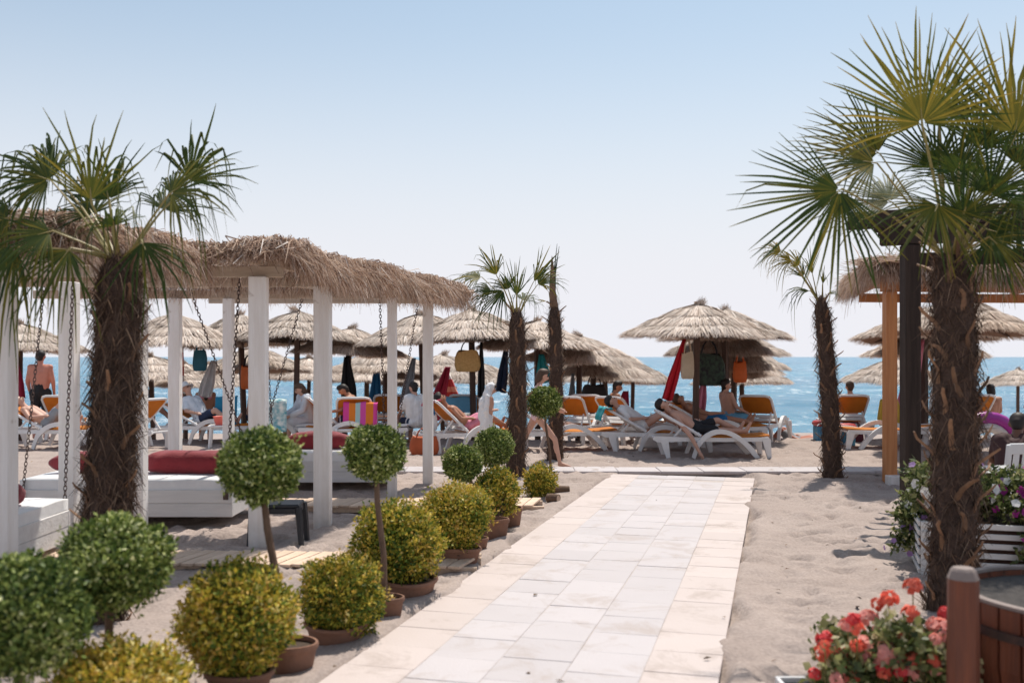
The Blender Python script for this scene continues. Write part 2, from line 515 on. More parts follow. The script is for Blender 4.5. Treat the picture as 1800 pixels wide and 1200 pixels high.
def sea_material():
    m = bpy.data.materials.new('sea_water'); m.use_nodes = True
    nt = m.node_tree; N = nt.nodes; L = nt.links; b = N['Principled BSDF']
    b.inputs['Roughness'].default_value = .22; b.inputs['IOR'].default_value = 1.33
    geo = N.new('ShaderNodeNewGeometry')
    mp = N.new('ShaderNodeMapping'); mp.inputs['Scale'].default_value = (.35, 1, 1)
    L.new(geo.outputs['Position'], mp.inputs[0])
    n0 = N.new('ShaderNodeTexNoise'); n0.inputs['Scale'].default_value = .03; n0.inputs['Detail'].default_value = 6
    L.new(mp.outputs[0], n0.inputs['Vector'])
    r = N.new('ShaderNodeValToRGB'); e = r.color_ramp.elements
    e[0].position = .35; e[0].color = (.014, .15, .275, 1); e[1].position = .68; e[1].color = (.035, .235, .36, 1)
    L.new(n0.outputs[0], r.inputs[0])
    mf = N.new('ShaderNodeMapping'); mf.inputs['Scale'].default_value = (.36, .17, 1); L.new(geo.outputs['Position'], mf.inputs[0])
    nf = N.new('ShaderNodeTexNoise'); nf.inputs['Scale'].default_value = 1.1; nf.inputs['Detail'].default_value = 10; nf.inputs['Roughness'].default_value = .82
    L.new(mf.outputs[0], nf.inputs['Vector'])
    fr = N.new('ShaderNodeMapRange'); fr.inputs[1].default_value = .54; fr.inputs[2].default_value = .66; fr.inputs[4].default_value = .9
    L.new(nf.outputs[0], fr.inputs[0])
    fm = N.new('ShaderNodeMix'); fm.data_type = 'RGBA'; fm.inputs[7].default_value = (.80, .85, .87, 1)  # white flecks: sun sparkle painted into the water colour, along with small whitecaps
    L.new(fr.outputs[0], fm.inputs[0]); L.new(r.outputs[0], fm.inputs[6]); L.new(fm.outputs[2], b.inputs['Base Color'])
    n1 = N.new('ShaderNodeTexNoise'); n1.inputs['Scale'].default_value = 1.6; n1.inputs['Detail'].default_value = 8; n1.inputs['Roughness'].default_value = .7
    n2 = N.new('ShaderNodeTexNoise'); n2.inputs['Scale'].default_value = .22; n2.inputs['Detail'].default_value = 4
    for n in (n1, n2): L.new(mp.outputs[0], n.inputs['Vector'])
    ad = N.new('ShaderNodeMath'); ad.operation = 'MULTIPLY_ADD'; ad.inputs[1].default_value = 2.2
    L.new(n2.outputs[0], ad.inputs[0]); L.new(n1.outputs[0], ad.inputs[2])
    bp = N.new('ShaderNodeBump'); bp.inputs['Strength'].default_value = .75; bp.inputs['Distance'].default_value = .5
    L.new(ad.outputs[0], bp.inputs['Height']); L.new(bp.outputs[0], b.inputs['Normal'])
    return m


def build_sea():
    ys = np.concatenate([np.arange(36, 60, .22), 60 * 1.012 ** np.arange(0, 200), np.geomspace(660, 30000, 40)])
    t = np.linspace(-1.1, 1.1, 420)
    X = ys[:, None] * t[None, :]; Y = np.repeat(ys[:, None], len(t), 1)
    a, b, c = Noise2(21), Noise2(22), Noise2(23)
    fade = 1.0 / (1 + (Y / 400.0) ** 2)
    z = a(X * .16, Y * .34) * .14 + b(X * .5, Y * 1.0) * .07 + c(X * .06, Y * .12) * .10
    near = smooth01((Y - 36) / 25) * .75 + .25
    z = SEA_Z + z * fade * near
    V = np.stack([X, Y, z], -1).reshape(-1, 3)
    h, w = X.shape; idx = np.arange(h * w).reshape(h, w)
    F = np.stack([idx[:-1, :-1], idx[:-1, 1:], idx[1:, 1:], idx[1:, :-1]], -1).reshape(-1, 4)
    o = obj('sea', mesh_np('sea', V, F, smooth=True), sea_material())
    tag(o, 'turquoise sea reaching to a level horizon', kind='structure')


build_sea()


def tile_material(name, c, c2, stain):
    m = bpy.data.materials.new(name); m.use_nodes = True
    nt = m.node_tree; N = nt.nodes; L = nt.links; b = N['Principled BSDF']
    b.inputs['Roughness'].default_value = .62; b.inputs['Specular IOR Level'].default_value = .3
    geo = N.new('ShaderNodeNewGeometry'); oi = N.new('ShaderNodeObjectInfo')
    n1 = N.new('ShaderNodeTexNoise'); n1.inputs['Scale'].default_value = 3.2; n1.inputs['Detail'].default_value = 8
    n2 = N.new('ShaderNodeTexNoise'); n2.inputs['Scale'].default_value = 2.4; n2.inputs['Detail'].default_value = 9; n2.inputs['Roughness'].default_value = .72
    n2.inputs['Distortion'].default_value = .6
    L.new(geo.outputs['Position'], n1.inputs['Vector'])
    mp = N.new('ShaderNodeMapping'); mp.inputs['Location'].default_value = (9, 4, 0); mp.inputs['Rotation'].default_value = (0, 0, PTH)
    L.new(geo.outputs['Position'], mp.inputs[0]); L.new(mp.outputs[0], n2.inputs['Vector'])
    mx = N.new('ShaderNodeMix'); mx.data_type = 'RGBA'; mx.inputs[6].default_value = (*c, 1); mx.inputs[7].default_value = (*c2, 1)
    L.new(n1.outputs[0], mx.inputs[0])
    mr = N.new('ShaderNodeMapRange'); mr.inputs[3].default_value = .94; mr.inputs[4].default_value = 1.03
    L.new(oi.outputs['Random'], mr.inputs[0])
    vm = N.new('ShaderNodeVectorMath'); vm.operation = 'SCALE'
    L.new(mx.outputs[2], vm.inputs[0]); L.new(mr.outputs[0], vm.inputs['Scale'])
    sr = N.new('ShaderNodeMapRange'); sr.inputs[1].default_value = .52; sr.inputs[2].default_value = .66; sr.inputs[4].default_value = stain
    L.new(n2.outputs[0], sr.inputs[0])
    ms = N.new('ShaderNodeMix'); ms.data_type = 'RGBA'; ms.inputs[7].default_value = (.38, .31, .275, 1)
    L.new(sr.outputs[0], ms.inputs[0]); L.new(vm.outputs[0], ms.inputs[6]); L.new(ms.outputs[2], b.inputs['Base Color'])
    n3 = N.new('ShaderNodeTexNoise'); n3.inputs['Scale'].default_value = 70; n3.inputs['Detail'].default_value = 4
    L.new(geo.outputs['Position'], n3.inputs['Vector'])
    bp = N.new('ShaderNodeBump'); bp.inputs['Strength'].default_value = .2; bp.inputs['Distance'].default_value = .01
    L.new(n3.outputs[0], bp.inputs['Height']); L.new(bp.outputs[0], b.inputs['Normal'])
    return m


def build_path():
    bed = MB()
    c = PL0 + PU * ((U_NEAR + U_END) / 2) + PV * (PW / 2)
    bed.box((0, 0, 0), (PW - .012, U_END - U_NEAR, .04))
    M_grout = nmat('sandy_grout', (.50, .44, .41), (.42, .365, .34), rough=.95, scale=9, bump=.3)
    p = bed.build('tiled_path', M_grout, loc=(c.x, c.y, .0115), rz=-PTH)
    tag(p, 'tiled garden path leading to the beach', kind='structure')
    m_w = tile_material('pale_path_tile', (.53, .485, .49), (.48, .44, .445), .62)
    m_p = tile_material('peach_border_tile', (.575, .495, .47), (.525, .445, .415), .75)
    S = PW / 5
    me_w = MB().box((0, 0, 0), (S - .0045, S - .0045, .035), ch=.002).mesh('tile'); me_w.materials.append(m_w)
    me_p = MB().box((0, 0, 0), (S - .0045, S - .0045, .035), ch=.002).mesh('tile'); me_p.materials.append(m_p)
    offs = [0, .13, .05, .21, .1]
    U0 = (U_END - U_NEAR) / 2
    for cidx in range(5):
        n = int((U_END - U_NEAR) / S)
        for k in range(n):
            o = bpy.data.objects.new('tile', me_p if cidx in (0, 4) else me_w); COL.objects.link(o)
            o.parent = p
            uu = U0 - S * (k + .5) - (offs[cidx] if k else 0)
            if k == 0: uu = U0 - S * .5
            o.location = (-PW / 2 + S * (cidx + .5) + random.uniform(-.0015, .0015), uu, .0060 + random.uniform(-.0018, .0018))
            o.rotation_euler = (random.uniform(-.004, .004), random.uniform(-.004, .004), random.uniform(-.003, .003))
            if k == 0: o.scale = (1, .99, 1)
    # the pale walkway crossing the end of the path
    a = gp(640, 829); b = gp(1600, 829)
    d = (b - a); L_ = d.length; ang = math.atan2(d.y, d.x)
    cw = MB().box((L_ / 2, 0, 0), (L_, .58, .03)).build('cross_walkway', M_grout, loc=(a.x, a.y, -.012), rz=ang)
    cw.location.z += .016
    tag(cw, 'pale slab walkway crossing the beach end of the path', kind='structure')
    n = 13
    me_s = MB().box((0, 0, 0), (L_ / n - .008, .6, .035), ch=.005).mesh('slab'); me_s.materials.append(m_w)
    for k in range(n):
        o = bpy.data.objects.new('slab', me_s); COL.objects.link(o); o.parent = cw
        o.location = (L_ * (k + .5) / n, 0, .022 + random.uniform(-.003, .003))
        o.rotation_euler = (random.uniform(-.008, .008), random.uniform(-.006, .006), 0)


build_path()


def duckboard(name, label, p0, p1, w, seed):
    """short plank walkway on the sand; every plank its own piece"""
    rs = random.Random(seed)
    d = p1 - p0; L_ = d.length; ang = math.atan2(d.y, d.x)
    base = MB()
    for s in (-.35, .35):
        base.box((L_ / 2, s * w, .025), (L_, .05, .06))
    o = base.build(name, M_plank, loc=(p0.x, p0.y, 0), rz=ang)
    tag(o, label, kind='structure')
    me = MB().box((0, 0, 0), (.098, w, .022), ch=.003).mesh('plank'); me.materials.append(M_plank)
    n = int(L_ / .112)
    for k in range(n):
        q = bpy.data.objects.new('plank', me); COL.objects.link(q); q.parent = o
        q.location = (.056 + k * .112, rs.uniform(-.02, .02), .066 + rs.uniform(-.003, .003))
        q.rotation_euler = (rs.uniform(-.006, .006), rs.uniform(-.012, .012), rs.uniform(-.25, -.19))


duckboard('plank_walkway', 'bleached plank walkway on the sand running past the black stool', gp(20, 990), gp(842, 1000), .55, 1)
duckboard('plank_walkway', 'bleached plank walkway behind the second swing bed', gp(470, 894), gp(955, 893), .6, 2)


def beach_litter():
    """dry leaf bits, twigs and shell chips scattered on the sand"""
    rng = np.random.default_rng(14); V = []; F = []; RN = []
    n = 420
    for k in range(n):
        y = 4.8 + 13 * rng.random() ** 1.6; x = rng.uniform(-.5, .52) * y
        u, v = path_uv(x, y)
        if -.05 < v < PW + .05 and rng.random() < .8: continue
        z = .032 if -.05 < v < PW + .05 else .012
        a = rng.uniform(0, 6.28); l = rng.uniform(.008, .03); w = l * rng.uniform(.25, .7); d = np.array([math.cos(a), math.sin(a), rng.normal() * .2]); s = np.array([-math.sin(a), math.cos(a), rng.normal() * .2])
        c = np.array([x, y, z + rng.uniform(0, .02)]); o = len(V)
        V += [c - d * l, c - s * w + [0, 0, .004], c + d * l, c + s * w + [0, 0, .004]]; F.append((o, o + 1, o + 2, o + 3)); RN += [rng.random()] * 4
    m = nmat('litter', (1, 1, 1), (.8, .8, .8), rough=.9, attr=[(0, (.06, .04, .03)), (.6, (.2, .13, .08)), (.85, (.25, .12, .05)), (1, (.75, .72, .7))])
    o = obj('leaf_litter', mesh_np('leaf_litter', np.array(V), np.array(F), rnd=np.array(RN)), m)
    tag(o, 'dry leaf bits and shell chips scattered over the sand', 'litter', kind='stuff')


beach_litter()
# ------------------------------------------------------------------ strands and leaves
def strands_mesh(name, P0, P1, P2, Wd, rnd):
    """thin tapering strips through three points each"""
    n = len(P0)
    V = np.stack([P0 - Wd, P0 + Wd, P1 - Wd * .85, P1 + Wd * .85, P2 - Wd * .25, P2 + Wd * .25], 1).reshape(-1, 3)
    b = (np.arange(n) * 6)[:, None]
    F = np.concatenate([b + np.array([[0, 1, 3, 2]]), b + np.array([[2, 3, 5, 4]])], 0)
    return mesh_np(name, V, F, rnd=np.repeat(rnd, 6))


def perp(d, rng):
    r = rng.normal(size=d.shape)
    w = np.cross(d, r)
    return w / (np.linalg.norm(w, axis=1, keepdims=True) + 1e-9)


def leaves_mesh(name, C, D, Nn, L, Wd, rnd):
    """folded diamond leaves at C, growing along D, facing Nn"""
    D = D / (np.linalg.norm(D, axis=1, keepdims=True) + 1e-9)
    S = np.cross(D, Nn); S /= (np.linalg.norm(S, axis=1, keepdims=True) + 1e-9)
    N2 = np.cross(S, D)
    L = L[:, None]; Wd = Wd[:, None]
    A = C; B = C + D * L
    m = C + D * L * .45 + N2 * Wd * .35
    V = np.stack([A, m - S * Wd, B, m + S * Wd], 1).reshape(-1, 3)
    b = (np.arange(len(C)) * 4)[:, None]
    F = np.concatenate([b + np.array([[0, 1, 2]]), b + np.array([[0, 2, 3]])], 0)
    return mesh_np(name, V, F, rnd=np.repeat(rnd, 4))


# ------------------------------------------------------------------ left pergola with swing beds
def thatch_edge(rng, A, B, out, n, ztop, lump, depth=.55, drop=.34):
    """strands lying on a roof and hanging over the edge A-B; out = outward unit vector"""
    A = np.array(A); B = np.array(B); out = np.array(out)
    t = rng.random(n); base = A[None] + (B - A)[None] * t[:, None]
    Ld = np.linalg.norm(B - A)
    lz = lump(t * Ld)
    back = rng.random(n) ** .8 * depth
    al = (B - A) / Ld
    j = rng.normal(size=n) * .09
    P0 = base - out * back[:, None] + al * j[:, None]
    P0[:, 2] = ztop + lz * np.clip(back / .3, .15, 1) + rng.normal(size=n) * .02
    ext = rng.uniform(.05, .2, n)
    P1 = base + out * (ext * .55 - back * .35)[:, None] + al * (j + rng.normal(size=n) * .05)[:, None]
    P1[:, 2] = ztop - .04 + lz * .7 + rng.normal(size=n) * .03 + back * .06
    P2 = base + out * (ext + rng.normal(size=n) * .05 - back * .25)[:, None] + al * (j + rng.normal(size=n) * .09)[:, None]
    P2[:, 2] = ztop - drop * (rng.uniform(.25, 1.05, n) + (rng.random(n) < .06) * rng.uniform(0, .5, n)) * (1 - back / depth * .55) + lz * .4
    return P0, P1, P2


def build_thatch(name, edges, roof_quad, ztop, parent, n_edge, n_top, seed, mat=None):
    rng = np.random.default_rng(seed)
    nz = Noise2(seed + 50)
    P = []
    for (A, B, out, dens, drop) in edges:
        lump = lambda s, k=len(P): .065 * nz(s * 1.15 + k * 31, s * 0 + 3.3) + .05 * nz(s * 3.1 + k * 7, s * 0 + 9.1)
        P.append(thatch_edge(rng, A, B, out, int(n_edge * dens), ztop, lump, drop=drop))
    if roof_quad is not None:
        q = [np.array(p) for p in roof_quad]
        a, b = rng.random(n_top), rng.random(n_top)
        base = (q[0] * ((1 - a) * (1 - b))[:, None] + q[1] * (a * (1 - b))[:, None] + q[2] * (a * b)[:, None] + q[3] * ((1 - a) * b)[:, None])
        z = ztop + .02 + .06 * nz(base[:, 0] * 1.3, base[:, 1] * 1.3)
        d = rng.normal(size=(n_top, 3)); d[:, 2] = np.abs(d[:, 2]) * .18
        d /= np.linalg.norm(d, axis=1, keepdims=True)
        P0 = base.copy(); P0[:, 2] = z
        l = rng.uniform(.2, .45, n_top)[:, None]
        P1 = P0 + d * l * .5; P1[:, 2] += .02
        P2 = P0 + d * l
        P.append((P0, P1, P2))
    P0 = np.concatenate([p[0] for p in P]); P1 = np.concatenate([p[1] for p in P]); P2 = np.concatenate([p[2] for p in P])
    Wd = perp(P2 - P0, rng) * rng.uniform(.0025, .0075, len(P0))[:, None]
    o = obj(name, strands_mesh(name, P0, P1, P2, Wd, np.clip(rng.normal(.45, .27, len(P0)), 0, 1)), mat or M_reed, parent)
    o['kind'] = 'stuff'
    return o


def rightline(Y, off=0.0):
    return -4.5 + .257 * Y + off


def build_left_pergola():
    org = Vector((-3.2, 9.9, 0))
    T = thing('thatched_pergola', 'long white timber pergola with shaggy thatched roof over the swing beds', 'pergola', org)
    zt = 2.405

    def L(p): return Vector(p) - org
    posts = [((-3.63, 7.1), .15), ((-3.30, 8.76), .15), ((-2.24, 8.8), .15), ((-1.90, 10.0), .16), ((rightline(11.9, .01), 11.9), .105),
             ((-1.105, 13.1), .13), ((-4.18, 9.4), .145), ((-4.06, 12.0), .135), ((-3.43, 12.05), .115), ((-4.75, 6.6), .15), ((-2.62, 13.75), .12)]
    for (x, y), w in posts:
        me = MB().box((0, 0, zt / 2 - .1), (w, w, zt + .2), ch=.006).mesh('post')
        o = obj('post', me, M_white, T, L((x, y, 0)), random.uniform(-.04, .04))
    # cross beams and long beams
    zb = zt + .05
    for (y, x0, x1) in ((7.1, -5.4, -3.15), (8.8, -5.0, -2.03), (10.0, -5.4, -1.75), (12.03, -5.8, -1.25), (13.1, -4.0, -.95)):
        MB().beam((0, 0, 0), (x1 - x0, 0, 0), .055, .10, ch=.005).build('cross_beam', M_beam, T, loc=L((x0, y + .045, zb)))
    for off, y0, y1 in ((.0, 8.5, 13.45), (-.95, 6.95, 13.45), (-2.2, 6.95, 13.3)):
        MB().beam(L((rightline(y0, off), y0, zb + .1)), L((rightline(y1, off), y1, zb + .1)), .055, .095, ch=.005).build('long_beam', M_beam, T)
    zr = zb + .15
    for a_, b_ in (((-5.2, 7.0), (-3.2, 7.0)), ((-3.4, 8.72), (-2.05, 8.72)), ((rightline(8.9, .12), 8.9), (rightline(13.5, .12), 13.5)), ((rightline(7, -.72), 7.0), (rightline(8.7, -.72), 8.7))):
        MB().beam(L((*a_, zr)), L((*b_, zr)), .3, .06).build('thatch_batten', M_strawu, T)
    ol = lambda x, y, z: np.array(L((x, y, z)))
    o_ = .33
    out = (math.cos(.2516), -math.sin(.2516), 0)
    edges = [(ol(rightline(8.75, o_), 8.75, 0), ol(rightline(13.55, o_), 13.55, 0), out, 1.35, .40),
             (ol(-3.45, 8.58, 0), ol(rightline(8.6) + .30, 8.58, 0), (0, -1, 0), .42, .22),
             (ol(-5.6, 6.85, 0), ol(-3.05, 6.85, 0), (0, -1, 0), .62, .40),
             (ol(-3.08, 6.85, 0), ol(-2.72, 8.55, 0), out, .55, .42),
             (ol(rightline(13.5) - 2.7, 13.55, 0), ol(rightline(13.5) + .35, 13.55, 0), (0, 1, 0), .35, .3),
             (ol(-5.5, 10.0, 0), ol(-2.0, 10.0, 0), (0, -1, 0), .3, .34), (ol(-5.5, 12.0, 0), ol(-1.4, 12.0, 0), (0, -1, 0), .35, .34)]
    build_thatch('thatch', edges, None, zr + .045, T, 14000, 0, 3)
    return T


build_left_pergola()


def chain_mesh(name, a, b, link=.052):
    a, b = Vector(a), Vector(b); d = b - a; n = max(2, int(d.length / (link * .72)))
    mb = MB(); dn = d.normalized()
    s0 = dn.cross(Vector((0, 1, 0))).normalized(); s1 = dn.cross(s0)
    for k in range(n):
        c = a + d * ((k + .5) / n); s = s0 if k % 2 else s1
        m = 8; pts = []
        for i in range(m + 1):
            t = 2 * math.pi * i / m
            pts.append(c + dn * math.cos(t) * link * .5 + s * math.sin(t) * link * .27)
        mb.tube(pts, .0042, n=4, cap=False)
    return mb.mesh(name)


def swing_bed(label, c, size, rz, hang, seed, zbot=.12, board=.27):
    """hanging day bed: white board box, mattress, four chains up to the beams"""
    rs = random.Random(seed)
    lx, ly = size
    T = thing('swing_bed', label, 'swing bed', (c[0], c[1], 0), rz, 'white swing beds hung in the pergola')
    for s in (-1, 1):
        hb = board / 2 - .002
        for q in (0, 1):
            zz = zbot + board * (.25 + .5 * q)
            MB().box((0, s * (ly / 2 - .02 + rs.uniform(-.002, .002)), zz), (lx, .04, hb), ch=.004).build('side_board', M_whiteb, T)
            MB().box((s * (lx / 2 - .022 + rs.uniform(-.002, .002)), 0, zz), (.04, ly - .084, hb), ch=.004).build('end_board', M_whiteb, T)
    MB().box((0, 0, zbot + .03), (lx - .1, ly - .1, .03)).build('slat_base', M_whiteb, T)
    # mattress with soft rounded edges
    bm = bmesh.new(); bmesh.ops.create_cube(bm, size=1)
    mh = .13
    for v in bm.verts: v.co = Vector((v.co.x * (lx - .03), v.co.y * (ly - .03), v.co.z * mh))
    bmesh.ops.subdivide_edges(bm, edges=bm.edges[:], cuts=9, use_grid_fill=True)
    nz = Noise2(seed)
    for v in bm.verts:
        ex = max(0, abs(v.co.x) - (lx / 2 - .1)) / .1; ey = max(0, abs(v.co.y) - (ly / 2 - .1)) / .1
        e = min(1, math.hypot(ex, ey))
        v.co.z *= 1 - .3 * e * e
        v.co.z += float(nz(v.co.x * 3 + 40, v.co.y * 3 + 40)) * .012
    me = bpy.data.meshes.new('mattress'); bm.to_mesh(me); bm.free()
    me.polygons.foreach_set('use_smooth', np.ones(len(me.polygons), dtype=bool))
    obj('mattress', me, M_mattress, T, (0, 0, zbot + board - .02 + mh / 2))
    for (sx, sy), (hx, hy) in hang:
        p = Vector((sx * (lx / 2 - .06), sy * (ly / 2 + .012), zbot + board - .03))
        q = Matrix.Rotation(-rz, 3, 'Z') @ (Vector((hx, hy, 2.40)) - Vector((c[0], c[1], 0)))
        obj('chain', chain_mesh('chain', p, q), M_chain, T)
        MB().box(p + Vector((0, sy * .004, -.03)), (.05, .012, .07)).build('bracket', M_chain, T)
    return T


swing_bed('white swing bed with two red bolsters hanging behind the left palm trunk', (-3.82, 10.42), (2.12, 1.2), .0,
          [((1, 1), (-3.35, 10.35)), ((-1, 1), (-4.55, 11.9)), ((1, -1), (-2.45, 8.95)), ((-1, -1), (-4.7, 10.0))], 1)
swing_bed('white swing bed with one red bolster seen behind the fourth post', (-2.42, 13.05), (1.75, 1.05), .03,
          [((1, -1), (-1.62, 12.2)), ((1, 1), (-1.25, 13.2)), ((-1, -1), (-2.55, 12.1)), ((-1, 1), (-3.25, 13.1))], 2)
swing_bed('white swing bed cut off by the picture edge, nearest the left frame', (-4.79, 8.02), (2.0, 1.06), .0,
          [((1, -1), (-3.78, 7.2)), ((1, 1), (-3.88, 8.8)), ((-1, -1), (-5.1, 7.2)), ((-1, 1), (-5.0, 8.8))], 3)


def bolster(label, c, size, rz, tip=1.0):
    """plump cushion pinched at its ends"""
    lx, ly, lz = size
    n, m = 44, 24
    V = []; F = []
    for i in range(n + 1):
        t = -1 + 2 * i / n
        w = (1 - abs(t) ** (4 if tip < 1 else 2.6)) ** .55 if abs(t) < 1 else 0
        for k in range(m):
            a = 2 * math.pi * k / m
            ca, sa = math.cos(a), math.sin(a)
            py = math.copysign(abs(ca) ** .75, ca); pz = math.copysign(abs(sa) ** .75, sa)
            wr = 1 + .035 * math.sin(t * 17 + k) * (1 if abs(t) > .5 else .4) + .06 * noise.noise((t * 5 + c[0] * 9, math.cos(a) * 1.5, math.sin(a) * 1.5))
            V.append((t * lx / 2, py * ly / 2 * max(.16 + .84 * w, .03) * wr, pz * lz / 2 * max(w, .05) * wr))
    for i in range(n):
        for k in range(m):
            k2 = (k + 1) % m
            F.append((i * m + k, i * m + k2, (i + 1) * m + k2, (i + 1) * m + k))
    F.append(tuple(range(m))[::-1]); F.append(tuple(n * m + k for k in range(m)))
    mb = MB(); mb.add(V, F)
    me = mb.mesh('bolster_cushion', True)
    T = obj('bolster_cushion', me, M_red, None, (c[0], c[1], c[2] + lz / 2), rz)
    return tag(T, label, 'cushion', 'dark red bolsters on the swing beds')


bolster('dark red bolster with pointed end, left of the palm trunk on the bed', (-4.33, 10.35, .485), (.95, .34, .24), .02)
bolster('dark red bolster with blunt end, right of the palm trunk on the bed', (-3.33, 10.3, .485), (.98, .34, .25), -.02, .5)
bolster('dark red bolster behind the fourth white post on the far bed', (-2.52, 12.98, .485), (.86, .34, .25), .03)
bolster('dark red bolster corner on the swing bed at the left picture edge', (-4.12, 7.86, .485), (.6, .3, .22), 1.2)


def black_stool():
    p = gp(482, 961)
    T = thing('plastic_stool', 'low black plastic stool standing on the sand beside a white post', 'stool', p + Vector((0, .17, 0)), .06)
    MB().box((0, 0, .36), (.42, .34, .035), ch=.012).build('seat', M_black, T)
    for sx in (-1, 1):
        for sy in (-1, 1):
            MB().tube([(sx * .20, sy * .155, .35), (sx * .215, sy * .165, .2), (sx * .232, sy * .175, -.02)], [.034, .03, .024], n=6).build('leg', M_black, T)
        MB().box((sx * .196, 0, .318), (.02, .28, .05), ch=.005).build('apron', M_black, T)
    for sy in (-1, 1):
        MB().box((0, sy * .155, .318), (.36, .02, .05), ch=.005).build('apron', M_black, T)


black_stool()


# ------------------------------------------------------------------ right hand structures
def right_thatch():
    p = gp(1564, 848)
    T = thing('thatched_pergola', 'thatched pergola on orange stained timber posts at the right', 'pergola', p)
    h = 2.58
    for (x, y) in ((0, 0), (2.9, .25), (1.31, 2.6), (3.6, 2.9)):
        MB().box((0, 0, h / 2 - .1), (.15, .15, h + .2), ch=.006).build('post', M_orangewood, T, loc=(x, y, 0), rz=.04)
    MB().box((.12, -.16, .05), (.42, .2, .13), ch=.01).build('plinth', M_white, T)
    MB().beam((-.12, 0, h + .07), (3.6, .3, h + .07), .07, .14, ch=.005).build('beam', M_orangewood, T)
    MB().beam((.5, 2.6, h + .07), (4.2, 2.9, h + .07), .07, .14, ch=.005).build('beam', M_orangewood, T)
    for k in range(5):
        x = -.1 + k * .85
        MB().beam((x, -.3, h + .19), (x + .75, 3.1, h + .19), .05, .1, ch=.004).build('rafter', M_orangewood, T)
    z = h + .25
    q = [(-.32, -.35, z), (4.2, 0, z), (5, 3.3, z), (.45, 3.0, z)]
    top = [(a, b, c + .1) for a, b, c in q]
    MB().add(q + top, [(0, 1, 2, 3), (4, 7, 6, 5), (0, 4, 5, 1), (1, 5, 6, 2), (2, 6, 7, 3), (3, 7, 4, 0)]).build('thatch_mat', M_strawu, T)
    A = lambda p: np.array(p)
    edges = [(A((-.34, -.36, 0)), A((4.2, -.02, 0)), (.08, -1, 0), 1.3, .52), (A((-.36, -.36, 0)), A((.42, 3.0, 0)), (-.97, .2, 0), .9, .46)]
    build_thatch('thatch', edges, [Vector(p) for p in q], z + .13, T, 8000, 5000, 8)


right_thatch()


def dark_pergola():
    p = at(1600, 627, 9.8); p.z = 0
    T = thing('dark_pergola', 'dark brown timber pergola post and beams behind the big right palm', 'pergola', p)
    d = Vector((.9, -.45, 0)).normalized(); n = Vector((.45, .9, 0)).normalized()
    ang = math.atan2(d.y, d.x)
    for (u, v) in ((0, 0), (2.75, 0), (0.0, 2.6), (2.75, 2.6)):
        q = d * u + n * v
        if v > 0 and u == 0: continue
        MB().box((0, 0, 1.35), (.155, .155, 2.9), ch=.012).build('post', M_darkwood, T, loc=q, rz=.06)
    for v in (0, 2.6):
        MB().beam(d * -.28 + n * v + Vector((0, 0, 2.885)), d * 3.2 + n * v + Vector((0, 0, 2.885)), .12, .16, ch=.006).build('beam', M_darkwood, T)
    MB().beam(d * -.58 + n * -.05 + Vector((0, 0, 3.06)), d * 3.3 + n * -.05 + Vector((0, 0, 3.06)), .09, .17, ch=.006).build('top_beam', M_darkwood, T)
    for k in range(9):
        u = .25 + k * .36
        MB().beam(d * u + n * .02 + Vector((0, 0, 3.04)), d * u + n * 2.9 + Vector((0, 0, 3.04)), .05, .13, ch=.004).build('rafter', M_darkwood, T)
    for k in range(7):
        v = .3 + k * .38
        MB().beam(d * -.5 + n * v + Vector((0, 0, 3.13)), d * 3.3 + n * v + Vector((0, 0, 3.13)), .07, .04).build('roof_slat', M_darkwood, T)


dark_pergola()


